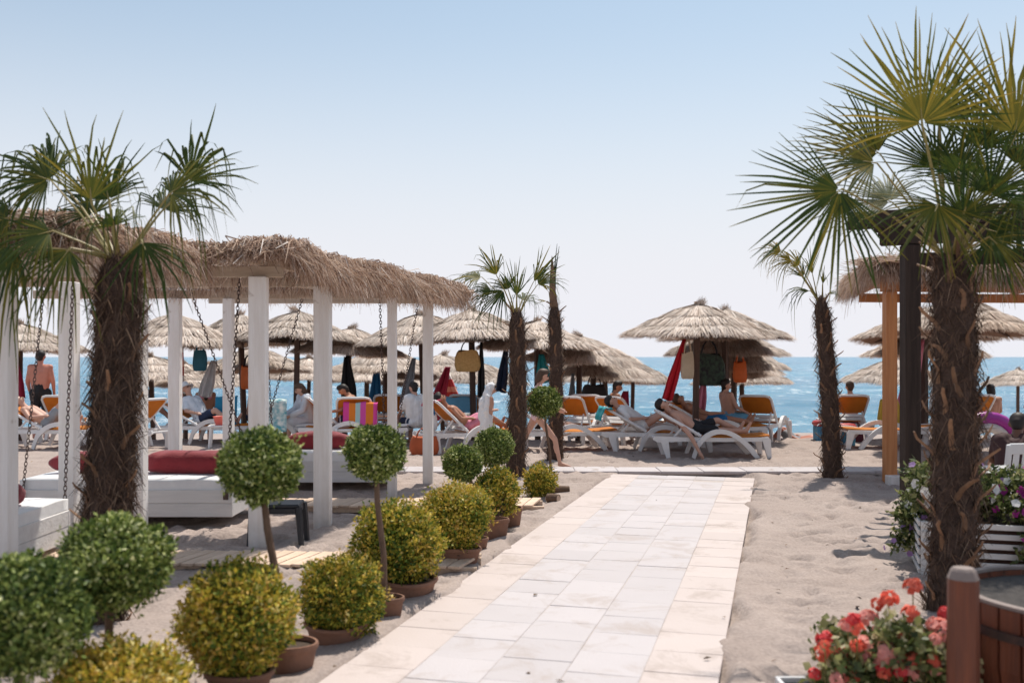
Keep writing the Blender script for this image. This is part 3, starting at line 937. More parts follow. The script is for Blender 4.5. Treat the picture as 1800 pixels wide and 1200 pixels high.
# ------------------------------------------------------------------ palms
def frond_meshes(base, hub, axis, normal, Rr, half, droop, seed, nseg=None, fold=.25, rag=0.0, tone=0.0):
    """fan palm leaf: petiole from base to hub and a pleated blade of separate segments"""
    rng = np.random.default_rng(seed)
    base, hub, a = Vector(base), Vector(hub), Vector(axis).normalized()
    n = Vector(normal); n = (n - a * n.dot(a))
    if n.length < .05: n = Vector((0, -.7, .7)); n = n - a * n.dot(a)
    n.normalize(); s = a.cross(n).normalized()
    nseg = nseg or int(half * 2 / 5.6)
    V = []; F = []; RN = []
    dth = R(half * 2 / nseg)
    st = [.03, .22, .40, .62, .82, 1.0]
    for i in range(nseg):
        th = R(-half) + dth * (i + .5)
        edge = abs(th) / R(half)
        Rl = Rr * (1 - .28 * edge ** 2) * rng.uniform(.88, 1.07)
        if rag and rng.random() < rag * .35: Rl *= rng.uniform(.45, .8)
        d = a * math.cos(th) + s * math.sin(th)
        tone_i = float(np.clip(rng.normal(.42 + tone, .13), 0, .88))
        bend = droop * rng.uniform(.6, 1.4) + (rag * rng.uniform(0, .6) if rng.random() < .5 else 0)
        tw = rng.normal() * .10 * (1 + rag)
        kink = rng.uniform(.45, .75) if rng.random() < rag else 9
        o = len(V)
        split = rng.uniform(.27, .40)
        for t in st:
            r = Rl * t
            free = max(0, t - split) / (1 - split)
            g = bend * Rl * free ** 1.7
            p = hub + d * r + s * (tw * free * Rl * .6) + n * (rng.normal() * .01 * free) + Vector((0, 0, -g))
            p = p - d * (g * .25 * free)
            if t > kink: p = p + Vector((0, 0, -(t - kink) * Rl * .9)) - d * ((t - kink) * Rl * .55)
            wj = r * math.tan(dth / 2) * 1.03
            ws = Rl * split * math.tan(dth / 2) * 1.0
            w = (wj if t <= split else ws * (1 - free) ** .6 * 1.0 + .0012) * (1 if t < .3 else .86)
            dn = n
            V.append(p - s_dir(d, n) * w); V.append(p + dn * w * fold * 2.2); V.append(p + s_dir(d, n) * w)
            tip = max(0, t - .88) / .12
            RN += [min(1, tone_i + .32 * tip * rng.uniform(.3, 1))] * 3
        for k in range(len(st) - 1):
            q = o + k * 3
            F += [(q, q + 1, q + 4, q + 3), (q + 1, q + 2, q + 5, q + 4)]
    me = mesh_np('blade', np.array([tuple(v) for v in V]), np.array(F), rnd=np.array(RN))
    pb = MB()
    mid = (base + hub) / 2 + Vector((0, 0, (hub - base).length * .06))
    pb.tube([base, base.lerp(mid, .5) + Vector((0, 0, .01)), mid, hub - a * .02, hub + a * Rr * .12], [.020, .014, .011, .009, .004], n=6, flat=.6)
    return me, pb.mesh('petiole', True)


def s_dir(d, n):
    return d.cross(n).normalized()


def palm_tree(label, base, top, rad, fronds, seed, name='palm_tree', hairy=1.0, stubs=40, tone=0.0, rag=0.0, stub_len=.14, taper=.9):
    rng = np.random.default_rng(seed); rs = random.Random(seed)
    T = thing(name, label, 'palm tree', base)
    top = Vector(top) - Vector(base); H = top.z
    nz = Noise2(seed)
    ax = lambda t: Vector((top.x * t + .03 * math.sin(t * 3.1), top.y * t, H * t - .15 * (1 - t)))
    rd = lambda t: rad * (1.12 - .12 * min(1, t * 6)) * (1 - (1 - taper) * t) * (1 if t < .93 else 1 - (t - .93) / .07 * .45)
    n, m = 40, 18
    V = []; F = []
    for i in range(n + 1):
        t = i / n; c = ax(t); r = rd(t)
        for k in range(m):
            a = 2 * math.pi * k / m
            rr = r * (1 + .10 * float(nz(k * 1.1 + 20, t * H * 7 + 20)) + .05 * math.sin(t * H * 46 + k * 2.4))
            V.append((c.x + rr * math.cos(a), c.y + rr * math.sin(a), c.z))
    for i in range(n):
        for k in range(m):
            k2 = (k + 1) % m
            F.append((i * m + k, i * m + k2, (i + 1) * m + k2, (i + 1) * m + k))
    V.append(tuple(ax(1) + Vector((0, 0, .05)))); e = len(V) - 1
    for k in range(m): F.append((n * m + k, n * m + (k + 1) % m, e))
    mb = MB(); mb.add(V, F)
    tr = mb.build('trunk', M_trunk, T, True)
    # loose fibre over the trunk
    N_ = int(5200 * H * rad / .5 * hairy)
    t = rng.random(N_); a = rng.random(N_) * 2 * np.pi
    C = np.array([tuple(ax(x)) for x in t]); r = np.array([rd(x) for x in t]) * rng.uniform(.94, 1.04, N_)
    radial = np.stack([np.cos(a), np.sin(a), np.zeros(N_)], 1); tang = np.stack([-np.sin(a), np.cos(a), np.zeros(N_)], 1)
    P0 = C + radial * r[:, None]
    sgn = np.where(rng.random(N_) < .45, 1.0, -1.0)
    l = rng.uniform(.05, .19, N_)
    up = np.zeros((N_, 3)); up[:, 2] = sgn
    d = up * 1.0 + tang * rng.normal(size=(N_, 1)) * .75 + radial * np.abs(rng.normal(size=(N_, 1))) * .28
    d /= np.linalg.norm(d, axis=1, keepdims=True)
    P1 = P0 + d * (l * .55)[:, None] + radial * .008
    P2 = P0 + d * l[:, None] + radial * (rng.uniform(-.01, .035, N_) * l / .12)[:, None] + np.array([[0, 0, -1]]) * (l * .18)[:, None]
    Wd = perp(d, rng) * rng.uniform(.0015, .0045, N_)[:, None]
    fo = obj('trunk_fibre', strands_mesh('trunk_fibre', P0, P1, P2, Wd, np.clip(rng.normal(.42, .24, N_), 0, 1)), M_fiber, tr)
    fo['kind'] = 'stuff'
    # old leaf bases
    sm = []
    for q in range(4):
        l_ = stub_len * (.8 + .15 * q); s_ = MB()
        s_.tube([(0, 0, -.02), (.02, 0, l_ * .4), (.05 + .02 * q, .012 * (q - 1.5), l_ * .8), (.06 + .025 * q, .03 * (q - 1.5), l_)], [.022, .017, .014, .010], n=6, flat=.45)
        me = s_.mesh('leaf_base', True); me.materials.append(M_stub); sm.append(me)
    for k in range(stubs):
        tt = (k + rs.random()) / stubs * .97 + .02; aa = k * 2.39996 + rs.uniform(-.3, .3)
        c = ax(tt); r_ = rd(tt) * .93
        o = bpy.data.objects.new('leaf_base', sm[rs.randrange(4)]); COL.objects.link(o); o.parent = tr
        o.location = (c.x + r_ * math.cos(aa), c.y + r_ * math.sin(aa), c.z)
        o.rotation_euler = (rs.uniform(-.5, .5), rs.uniform(-.25, .14), aa)
    # crown
    for i, f in enumerate(fronds):
        hub, axis, Rr, half, droop = f[:5]
        normal = f[5] if len(f) > 5 else (0, -1, .35)
        fr_tone = tone + (f[6] if len(f) > 6 else 0)
        fr_rag = rag if len(f) < 8 else f[7]
        b = ax(1) + Vector((hub[0], hub[1], 0)).normalized() * .05 + Vector((0, 0, -.03))
        me, pm = frond_meshes(b, ax(1) + Vector(hub), axis, normal, Rr, half, droop, seed * 100 + i, tone=fr_tone, rag=fr_rag)
        fo = obj('frond', me, M_frond, T)
        obj('petiole', pm, M_petiole, fo)
    return T


b1 = gp(168, 1092); t1 = at(205, 447, b1.y); t1.y += .05
palm_tree('shaggy fan palm standing left of the potted bushes before the pergola', b1, t1, .138, [
    ((-.11, -.18, .33), (-.03, -.1, 1), .62, 62, .02, (0, -1, .2), .1),
    ((.33, .0, .40), (.78, 0, .55), .66, 105, .30, (-.2, -.75, .75), .05),
    ((.38, .22, .52), (.5, .2, .9), .58, 75, .10, (.2, -.9, .3), -.05),
    ((-.44, -.05, .48), (-.95, -.1, .35), .62, 110, .35, (-.2, -.8, .6), .0),
    ((-.52, .2, .56), (-.8, .2, .6), .60, 90, .30, (0, -.9, .4), -.05),
    ((-.34, -.25, .12), (-.85, -.35, -.3), .60, 85, .35, (-.2, -.8, .5), -.02),
    ((-.60, -.15, .02), (-.55, -.1, -.85), .66, 70, .05, (-.3, -.9, .1), -.05),
    ((.22, -.2, .06), (.45, -.35, -.8), .50, 65, .10, (.3, -.9, .1), -.12),
    ((-.28, .25, .3), (-.5, .5, .6), .55, 90, .2, (0, -.8, .6), -.1),
    ((.18, .3, .34), (.35, .6, .6), .55, 90, .25, (0, -.8, .6), -.12),
    ((-.12, .12, .38), (-.3, .3, .9), .55, 80, .1, (0, -1, .3), -.05),
    ((-.2, -.3, .0), (-.3, -.5, -.8), .52, 75, .15, (0, -.9, .3), .0),
    ((.05, -.22, .16), (.2, -.6, .3), .45, 80, .4, (0, -.6, .8), -.05),
    ((-.75, .05, .25), (-.9, .0, -.25), .6, 95, .3, (0, -.85, .5), .0),
], 3, hairy=1.6, stubs=36, rag=.55)

b5 = gp(1672, 1072); t5 = at(1672, 446, b5.y)
palm_tree('large fan palm at right with dark trunk and broad fans above the pergola beam', b5, t5, .142, [
    ((-.30, -.25, .82), (-.12, -.05, 1), .78, 108, .03, (0, -1, .15), .16),
    ((.37, -.12, .78), (.08, 0, 1), .82, 82, .02, (0, -1, .1), .18),
    ((-.80, -.15, .40), (-.72, -.1, -.60), .74, 105, .04, (-.2, -.95, .1), .02, .05),
    ((-.50, .05, .62), (-1, 0, .15), .64, 80, .10, (0, -.8, .6), .15),
    ((-.42, .2, .72), (-.75, .2, .6), .62, 85, .08, (0, -.9, .4), .12),
    ((.02, .25, .62), (.1, .3, 1), .62, 95, .05, (0, -1, .3), -.12),
    ((.14, -.25, .36), (.25, -.35, .8), .55, 95, .1, (0, -.9, .5), -.15),
    ((.36, -.2, .38), (.65, -.25, -.45), .56, 100, .2, (.2, -.8, .5), .05),
    ((-.22, -.3, .28), (-.45, -.4, -.65), .52, 100, .15, (-.2, -.9, .3), .08),
    ((.10, -.35, .06), (.35, -.5, -.6), .46, 90, .15, (0, -.85, .5), .05),
    ((.52, .15, .62), (.85, .2, .5), .68, 95, .1, (0, -.9, .4), .0),
    ((-.03, .12, .95), (.12, .1, 1), .60, 85, .03, (0, -1, .1), .02),
    ((.25, .3, .5), (.4, .5, .6), .6, 100, .15, (0, -.8, .6), -.15),
    ((-.3, .3, .4), (-.5, .5, .4), .6, 100, .2, (0, -.8, .6), -.1),
    ((.05, .0, .55), (-.05, -.2, .9), .5, 95, .1, (0, -1, .2), -.12),
    ((.55, -.1, .1), (.8, -.2, -.5), .5, 90, .2, (0, -.85, .5), .0),
    ((.22, .05, .72), (.3, .1, 1), .66, 75, .04, (0, -1, .2), -.05),
    ((-.05, -.28, .22), (.05, -.4, .5), .5, 95, .12, (0, -.9, .5), -.1),
    ((.2, -.1, .15), (.5, -.2, -.2), .5, 95, .25, (0, -.9, .4), -.08),
], 5, hairy=1.0, stubs=58, rag=.10, stub_len=.17)

b2 = gp(905, 842); t2 = at(908, 545, b2.y)
palm_tree('slim fan palm with bright green central fan beside the hooded child', b2, t2, .125, [
    ((0, -.1, .2), (0, 0, 1), .52, 42, .0, (0, -1, .1), -.02),
    ((-.50, 0, .46), (-1, 0, .12), .58, 78, .40, (0, -.5, .85), .1),
    ((-.28, -.1, .48), (-.35, 0, .85), .55, 50, .10, (0, -1, .2), .15),
    ((.24, 0, .40), (.55, 0, .85), .56, 34, .05, (0, -1, .2), .05),
    ((.30, .05, .36), (.75, 0, .55), .52, 70, .35, (0, -.6, .8), .05),
    ((-.18, -.12, .26), (-.65, -.2, -.55), .58, 60, .10, (0, -.9, .4), -.12),
    ((.08, .15, .15), (.3, .4, .3), .45, 80, .5, (0, -.7, .7), -.1),
    ((-.12, .15, .3), (-.3, .3, .7), .45, 70, .2, (0, -.9, .3), -.05),
    ((-.36, .0, .28), (-.8, 0, -.1), .5, 70, .35, (0, -.7, .6), -.05),
], 9, hairy=.75, stubs=34, rag=.3, stub_len=.12, taper=.78)

b4 = gp(1464, 840); t4 = at(1443, 524, b4.y)
palm_tree('slim fan palm with ragged yellowing wind-torn crown right of the path', b4, t4, .125, [
    ((-.12, 0, .34), (-.22, 0, 1), .42, 30, .0, (0, -1, .1), .15, .3),
    ((-.30, .0, .46), (-.65, 0, .6), .42, 60, .15, (0, -1, .2), .42, .5),
    ((-.55, .05, .66), (-.85, 0, .35), .48, 65, .35, (0, -.8, .5), .36, .6),
    ((-.42, .0, .52), (-.8, 0, .2), .45, 70, .3, (0, -.8, .5), .3, .6),
    ((-.18, -.05, .10), (-.9, -.1, .12), .50, 45, .55, (0, -.5, .85), -.08, .3),
    ((.10, 0, .06), (.8, 0, .3), .26, 40, .4, (0, -.5, .8), -.1, .3),
    ((.04, .05, .20), (.15, .1, 1), .34, 25, .05, (0, -1, .2), .05, .3),
    ((-.22, .1, .3), (-.4, .2, .8), .42, 45, .1, (0, -1, .2), .1, .5),
], 13, hairy=.75, stubs=40, rag=.4, stub_len=.12, taper=.75)

b3 = gp(975, 808); t3 = at(974, 535, b3.y)
PT3 = palm_tree('nearly bare palm trunk with two upright spear leaves beside the walking girl', b3, t3, .125, [
    ((-.10, 0, .22), (-.6, 0, .8), .34, 14, .0, (0, -1, .1), .4, .3),
    ((-.12, 0, .05), (-1, 0, .15), .26, 12, .1, (0, -1, .1), .4, .3),
], 17, hairy=.7, stubs=34, rag=.3, stub_len=.12, taper=.72)
sp = Vector(t3) - Vector(b3)
MB().tube([sp + Vector((0, 0, -.05)), sp + Vector((-.03, 0, .3)), sp + Vector((-.03, 0, .62)), sp + Vector((-.035, 0, .80))], [.075, .05, .03, .004], n=7).build('dry_sheath', M_stub, PT3, True)
for dx, hh in ((.0, 1.0), (.035, .96)):
    MB().tube([sp + Vector((dx * .3, 0, .0)), sp + Vector((dx * .5, 0, .5)), sp + Vector((.05 + dx, 0, hh))], [.02, .016, .003], n=5, flat=.4).build('spear_leaf', M_frond, PT3, True)
# ------------------------------------------------------------------ potted topiary
def pot_mesh(r, h, n=28, seed=0, sag=.0):
    rs = random.Random(seed)
    prof = [(r * .74, 0), (r * .80, h * .06), (r * .90, h * .5), (r * .97, h * .80), (r * 1.03, h * .82), (r * 1.06, h * .9), (r * 1.03, h), (r * .93, h), (r * .90, h * .86)]
    mb = MB(); mb.lathe(prof, n, caps='bottom')
    ph = rs.uniform(0, 6)
    v2 = []
    for x, y, z in mb.v:
        a = math.atan2(y, x); k = 1 + sag * (.5 * math.sin(2 * a + ph) + .5 * math.sin(3 * a + ph * 2))
        v2.append((x * k, y * k, z * (1 + sag * .9 * math.sin(a * 2 + ph * 3))))
    mb.v = v2
    return mb.mesh('pot', True)


def ball_leaves(rng, c, rr, n, L, W_, flat_bottom=0.0, spiky=.5, shell=.30, tone=.5, shaggy=.06, lumps=.07):
    """leaves in the outer shell of an uneven ellipsoid, growing outwards"""
    c = np.array(c); rr = np.array(rr)
    d = rng.normal(size=(n, 3)); d /= np.linalg.norm(d, axis=1, keepdims=True)
    nz = Noise2(int(rng.integers(1e6)))
    th = np.arctan2(d[:, 1], d[:, 0]) / (2 * np.pi) * 9 + 20; ph = (d[:, 2] + 1) * 4 + 20
    # wrap seam softly by using two projections
    lump = (nz(d[:, 0] * 3 + 30, d[:, 2] * 3 + 30) + nz(d[:, 1] * 3 + 60, d[:, 2] * 3.4 + 10) + .7 * nz(d[:, 0] * 7 + 10, d[:, 1] * 7 + d[:, 2] * 6 + 80)) * lumps
    depth = rng.random(n) ** 1.7
    rad = (1 + lump) * (1 - shell * depth) + np.abs(rng.normal(size=n)) * shaggy * (depth < .25)
    P = c + d * rr * rad[:, None]
    if flat_bottom: P[:, 2] = np.maximum(P[:, 2], c[2] - rr[2] * (1 - flat_bottom) + rng.random(n) * .04)
    g = d * .5 + rng.normal(size=(n, 3)) * spiky + np.array([[0, 0, .25]])
    nn = d + rng.normal(size=(n, 3)) * .45
    tone_v = np.clip(rng.normal(tone, .25, n) + .22 * nz(d[:, 0] * 1.3 + 90, d[:, 1] * 1.3 + d[:, 2] + 40), 0, 1)
    return P, g, nn, rng.uniform(.5, 1.45, n) * L, rng.uniform(.55, 1.4, n) * W_, tone_v


def shoots(rng, c, rr, k, L, tone):
    """stray new shoots that stick out of a clipped ball"""
    c = np.array(c); rr = np.array(rr); P = []; G = []; Nn = []; T = []
    for i in range(k):
        d = rng.normal(size=3); d[2] = d[2] * .8 + .25; d /= np.linalg.norm(d)
        g = d + rng.normal(size=3) * .35 + [0, 0, .35]; g /= np.linalg.norm(g)
        ln = rng.uniform(.03, .09); b = c + d * rr * rng.uniform(.93, 1.02); t0 = tone + rng.normal() * .12
        for q in range(9):
            P.append(b + g * ln * q / 8); s = rng.normal(size=3); G.append(g * .7 + s * .7); Nn.append(rng.normal(size=3)); T.append(min(1, max(0, t0 + .03 * q)))
    n = len(P)
    return np.array(P), np.array(G), np.array(Nn), rng.uniform(.6, 1.2, n) * L, rng.uniform(.6, 1.2, n) * L * .27, np.array(T)


def leaf_obj(name, sets, mat, parent):
    A = [np.concatenate([s[i] for s in sets]) for i in range(6)]
    return obj(name, leaves_mesh(name, *A), mat, parent)


def twigs(rng, c, rr, root, n):
    mb = MB()
    for k in range(n):
        d = rng.normal(size=3); d /= np.linalg.norm(d)
        e = Vector(np.array(c) + d * np.array(rr) * rng.uniform(.6, .95))
        s = Vector(root); m = s.lerp(e, .5) + Vector(rng.normal(size=3) * .02)
        mb.tube([s, m, e], [.006, .004, .0015], n=4, cap=False)
    return mb


def topiary(label, base, ball_c, ball_r, pot=(.17, .2), seed=1, n=9000, leaf=.026, stem_r=.02, stem_base=None, extra=None):
    """ball on a bare stem in a pot"""
    rng = np.random.default_rng(seed)
    T = thing('lollipop_topiary', label, 'topiary', base, 0, 'clipped plants lining the path')
    ball_r = tuple(r * .87 for r in ball_r)
    bc = Vector(ball_c) - Vector(base)
    sb = Vector(stem_base) - Vector(base) if stem_base is not None else Vector((0, 0, .12))
    if pot:
        obj('pot', pot_mesh(pot[0], pot[1], seed=seed, sag=.02), M_terra, T)
        MB().lathe([(pot[0] * .9, pot[1] * .82 - .02), (pot[0] * .9, pot[1] * .82)], 20).build('soil', M_soil, T)
    pts = [sb + Vector((0, 0, -.1)), sb.lerp(bc, .3) + Vector((.012, 0, 0)), sb.lerp(bc, .65) + Vector((-.008, 0, 0)), bc]
    MB().tube(pts, [stem_r * 1.15, stem_r, stem_r * .95, stem_r * .7], n=8).build('stem', M_bark, T, True)
    s = [ball_leaves(rng, bc, ball_r, n, leaf, leaf * .30, tone=.48, spiky=.7, shell=.36, shaggy=.05, lumps=.075)]
    s.append(ball_leaves(rng, bc - Vector((0, 0, ball_r[2] * .25)), (ball_r[0] * .8, ball_r[1] * .8, ball_r[2] * .85), n // 6, leaf, leaf * .3, tone=.48, spiky=1, shell=.5, shaggy=.1))
    s.append(ball_leaves(rng, bc, tuple(r * .78 for r in ball_r), n // 3, leaf * 1.5, leaf * .6, tone=.48, spiky=1, shell=.3, shaggy=.0))
    s.append(shoots(rng, bc, ball_r, 16, leaf, .62))
    leaf_obj('crown', s, M_boxleaf, T)
    twigs(rng, bc, ball_r, bc - Vector((0, 0, ball_r[2] * .5)), 60).build('branches', M_bark, T)
    return T


def bush(label, base, ball_c, ball_r, pot=(.2, .15), seed=1, n=9000, leaf=.03, tone=.5, pot_off=(0, 0), mat=None, name='potted_bush', shaggy=.10):
    rng = np.random.default_rng(seed)
    T = thing(name, label, 'bush', base, 0, 'clipped plants lining the path')
    ball_r = tuple(r * .86 for r in ball_r)
    bc = Vector(ball_c) - Vector(base)
    if pot:
        obj('pot', pot_mesh(pot[0], pot[1], seed=seed, sag=.05), M_terra, T, (pot_off[0], pot_off[1], 0))
        MB().lathe([(pot[0] * .9, pot[1] * .82 - .02), (pot[0] * .9, pot[1] * .82)], 20, c=(pot_off[0], pot_off[1], 0)).build('soil', M_soil, T)
    s = [ball_leaves(rng, bc, ball_r, n, leaf, leaf * .27, tone=tone, spiky=.55, shell=.42, shaggy=shaggy, lumps=.13)]
    s.append(ball_leaves(rng, bc - Vector((0, 0, ball_r[2] * .3)), (ball_r[0] * .75, ball_r[1] * .75, ball_r[2] * .85), n // 5, leaf, leaf * .27, tone=tone, spiky=1, shell=.6, shaggy=.1))
    s.append(ball_leaves(rng, bc, tuple(r * .75 for r in ball_r), n // 4, leaf * 1.5, leaf * .55, tone=tone, spiky=1, shell=.3, shaggy=.0))
    s.append(shoots(rng, bc, ball_r, 65, leaf, tone + .12))
    leaf_obj('foliage', s, mat or M_yellowleaf, T)
    twigs(rng, bc, ball_r, (0, 0, .08), 90).build('branches', M_bark, T)
    return T


# balls on stems, near to far
topiary('big dark ball topiary cut off by the lower left picture corner', (-1.98, 4.02, 0), (-1.98, 4.02, .66), (.275, .275, .265), (.17, .2), 31, n=12000, stem_base=(-1.98, 4.02, .1))
topiary('round topiary on a stem in front of the shaggy palm', (-1.93, 4.62, 0), at(203, 988, 4.62), (.275, .275, .23), (.17, .2), 32, n=12000, stem_base=at(180, 1200, 4.66))
topiary('dark round topiary on a slim stem before the black stool', (gp(513, 1183)).to_tuple(), at(458, 817, 5.36), (.24, .24, .205), (.135, .17), 33, n=10000, stem_base=at(500, 1140, 5.36), stem_r=.022)
topiary('round topiary on a tall bare stem above the terracotta pot', gp(680, 1090), at(660, 795, 6.45), (.205, .205, .19), (.11, .155), 34, n=9000, stem_base=at(676, 1050, 6.45), stem_r=.02)
topiary('small round topiary on the left of the touching pair', gp(872, 948), at(813, 813, 9.4), (.205, .205, .175), (.12, .2), 35, n=7000, stem_base=at(860, 915, 9.4))
topiary('small round topiary on the right of the touching pair beside the palm trunk', gp(897, 926), at(868, 785, 10.0), (.215, .215, .20), (.12, .2), 36, n=7000, stem_base=at(890, 890, 10.0))
topiary('small topiary on a thin pole in front of the walking girl', gp(969, 832), at(956, 706, 14.5), (.27, .27, .24), None, 37, n=6000, leaf=.034, stem_r=.018, stem_base=at(969, 832, 14.5))
# bushes
bush('spreading yellow bush at the bottom left corner', (-1.66, 4.35, 0), (-1.70, 4.32, .22), (.31, .30, .24), None, 41, n=12000, tone=.55, name='yellow_bush')
bush('big yellow-green bush spilling over its pot, nearest the tiled path', gp(420, 1222), at(420, 1086, 5.0), (.295, .295, .285), (.17, .14), 42, n=15000, tone=.52)
bush('neat round bush in a wide low terracotta bowl', gp(592, 1130), at(601, 1050, 5.94), (.272, .272, .268), (.185, .13), 43, n=13000, tone=.46, leaf=.026, shaggy=.045)
bush('wide bush behind the topiary stem, in a brown wrapped pot', gp(722, 1052), at(700, 952, 7.0), (.325, .325, .30), (.205, .15), 44, n=13000, tone=.40, pot_off=(-.02, 0))
bush('bushy ball in a brown pot midway along the path', gp(808, 992), at(802, 907, 8.15), (.31, .31, .265), (.17, .15), 45, n=12000, tone=.48)
bush('smaller bush tucked under the two touching topiaries', gp(868, 940), at(872, 866, 9.75), (.245, .245, .24), (.13, .13), 46, n=8000, tone=.40)
bush('tiny bush planted in the sand beside two short logs', gp(950, 874), at(949, 846, 12.0), (.20, .20, .215), None, 47, n=5000, tone=.36, name='small_bush')
# spare pots and logs
for lab, p, r, h, s in (('empty terracotta pot half hidden behind the midway bush', gp(838, 968), .10, .12, 51),):
    T = thing('flower_pot', lab, 'pot', p)
    obj('pot', pot_mesh(r, h, seed=s, sag=.02), M_terra, T)
    MB().lathe([(r * .9, h * .82 - .02), (r * .9, h * .82)], 20).build('soil', M_soil, T)
for lab, p, ln, r, a in (('short cut log lying beside the tiny bush, nearer one', gp(972, 884), .14, .055, -.5), ('longer cut log lying beside the tiny bush, farther one', gp(985, 868), .22, .05, .12)):
    T = thing('log', lab, 'log', (p.x, p.y, r), a)
    MB().tube([(-ln / 2, 0, 0), (0, .004, .004), (ln / 2, 0, 0)], [r * .95, r, r * .97], n=12).build('bark', M_bark, T, True)
    for s in (-1, 1):
        MB().tube([(s * ln / 2, 0, 0), (s * (ln / 2 + .003), 0, 0)], [r * .85, r * .85], n=12).build('cut_end', M_plank, T)

# ------------------------------------------------------------------ planter, bollard, barrel, flowers on the right
M_petal = {
    'coral': nmat('coral_petal', (.92, .23, .14), (.86, .16, .10), rough=.6, scale=8, translucent=.35, objrand=.15),
    'pink': nmat('pink_petal', (.92, .46, .39), (.88, .35, .29), rough=.6, scale=8, translucent=.35),
    'red': nmat('red_petal', (.84, .10, .10), (.76, .07, .08), rough=.6, scale=8, translucent=.3),
    'white': nmat('white_petal', (.85, .84, .83), (.75, .74, .74), rough=.6, scale=8, translucent=.35),
    'purple': nmat('magenta_petal', (.62, .06, .40), (.48, .04, .32), rough=.6, scale=8, translucent=.35),
    'lilac': nmat('lilac_petal', (.45, .28, .55), (.36, .2, .46), rough=.6, scale=8, translucent=.35),
}
M_flowerleaf = nmat('flower_leaf_green', (1, 1, 1), (.8, .8, .8), rough=.5, scale=7,
                    attr=[(0, (.04, .06, .02)), (.4, (.13, .17, .05)), (.7, (.36, .36, .14)), (1, (.66, .58, .36))], translucent=.35)


def bloom_mesh(rng, r, petals, dome=.5, florets=1, spread=0.0):
    """flower head: one or many five-petalled florets"""
    V = []; F = []
    for f in range(florets):
        if florets > 1:
            d = rng.normal(size=3); d[2] = abs(d[2]); d /= np.linalg.norm(d)
            c = d * spread * rng.uniform(.75, 1.05); nrm = d + rng.normal(size=3) * .2
        else:
            c = np.zeros(3); nrm = np.array([0, 0, 1.0])
        nrm = nrm / np.linalg.norm(nrm)
        a0 = np.cross(nrm, [0.3, 1, .2]); a0 /= np.linalg.norm(a0); b0 = np.cross(nrm, a0)
        ph = rng.random() * 6
        for p in range(petals):
            t = ph + 2 * np.pi * p / petals
            u = a0 * np.cos(t) + b0 * np.sin(t); w = -a0 * np.sin(t) + b0 * np.cos(t)
            rr = r * rng.uniform(.85, 1.1); hw = rr * np.pi / petals * .95
            o = len(V)
            V += [c, c + u * rr * .55 - w * hw + nrm * rr * dome * .6, c + u * rr + nrm * rr * dome * rng.uniform(.2, .6), c + u * rr * .55 + w * hw + nrm * rr * dome * .6]
            F.append((o, o + 1, o + 2, o + 3))
    me = mesh_np('bloom', np.array(V), np.array(F))
    return me


RB = np.random.default_rng(77)
GER = {c: [] for c in ('coral', 'pink', 'red')}
for c in GER:
    for k in range(3):
        me = bloom_mesh(RB, .019, 5, .35, 26, .038); me.materials.append(M_petal[c]); GER[c].append(me)
PET = {}
for c in ('white', 'purple', 'lilac'):
    PET[c] = []
    for k in range(3):
        me = bloom_mesh(RB, .03 if c != 'lilac' else .022, 5, .35, 1); me.materials.append(M_petal[c]); PET[c].append(me)


def put_bloom(T, me, p, nrm, sc=1.0):
    o = bpy.data.objects.new('bloom', me); COL.objects.link(o); o.parent = T
    o.location = p
    o.rotation_euler = Vector(nrm).to_track_quat('Z', 'Y').to_euler()
    o.scale = (sc,) * 3
    return o


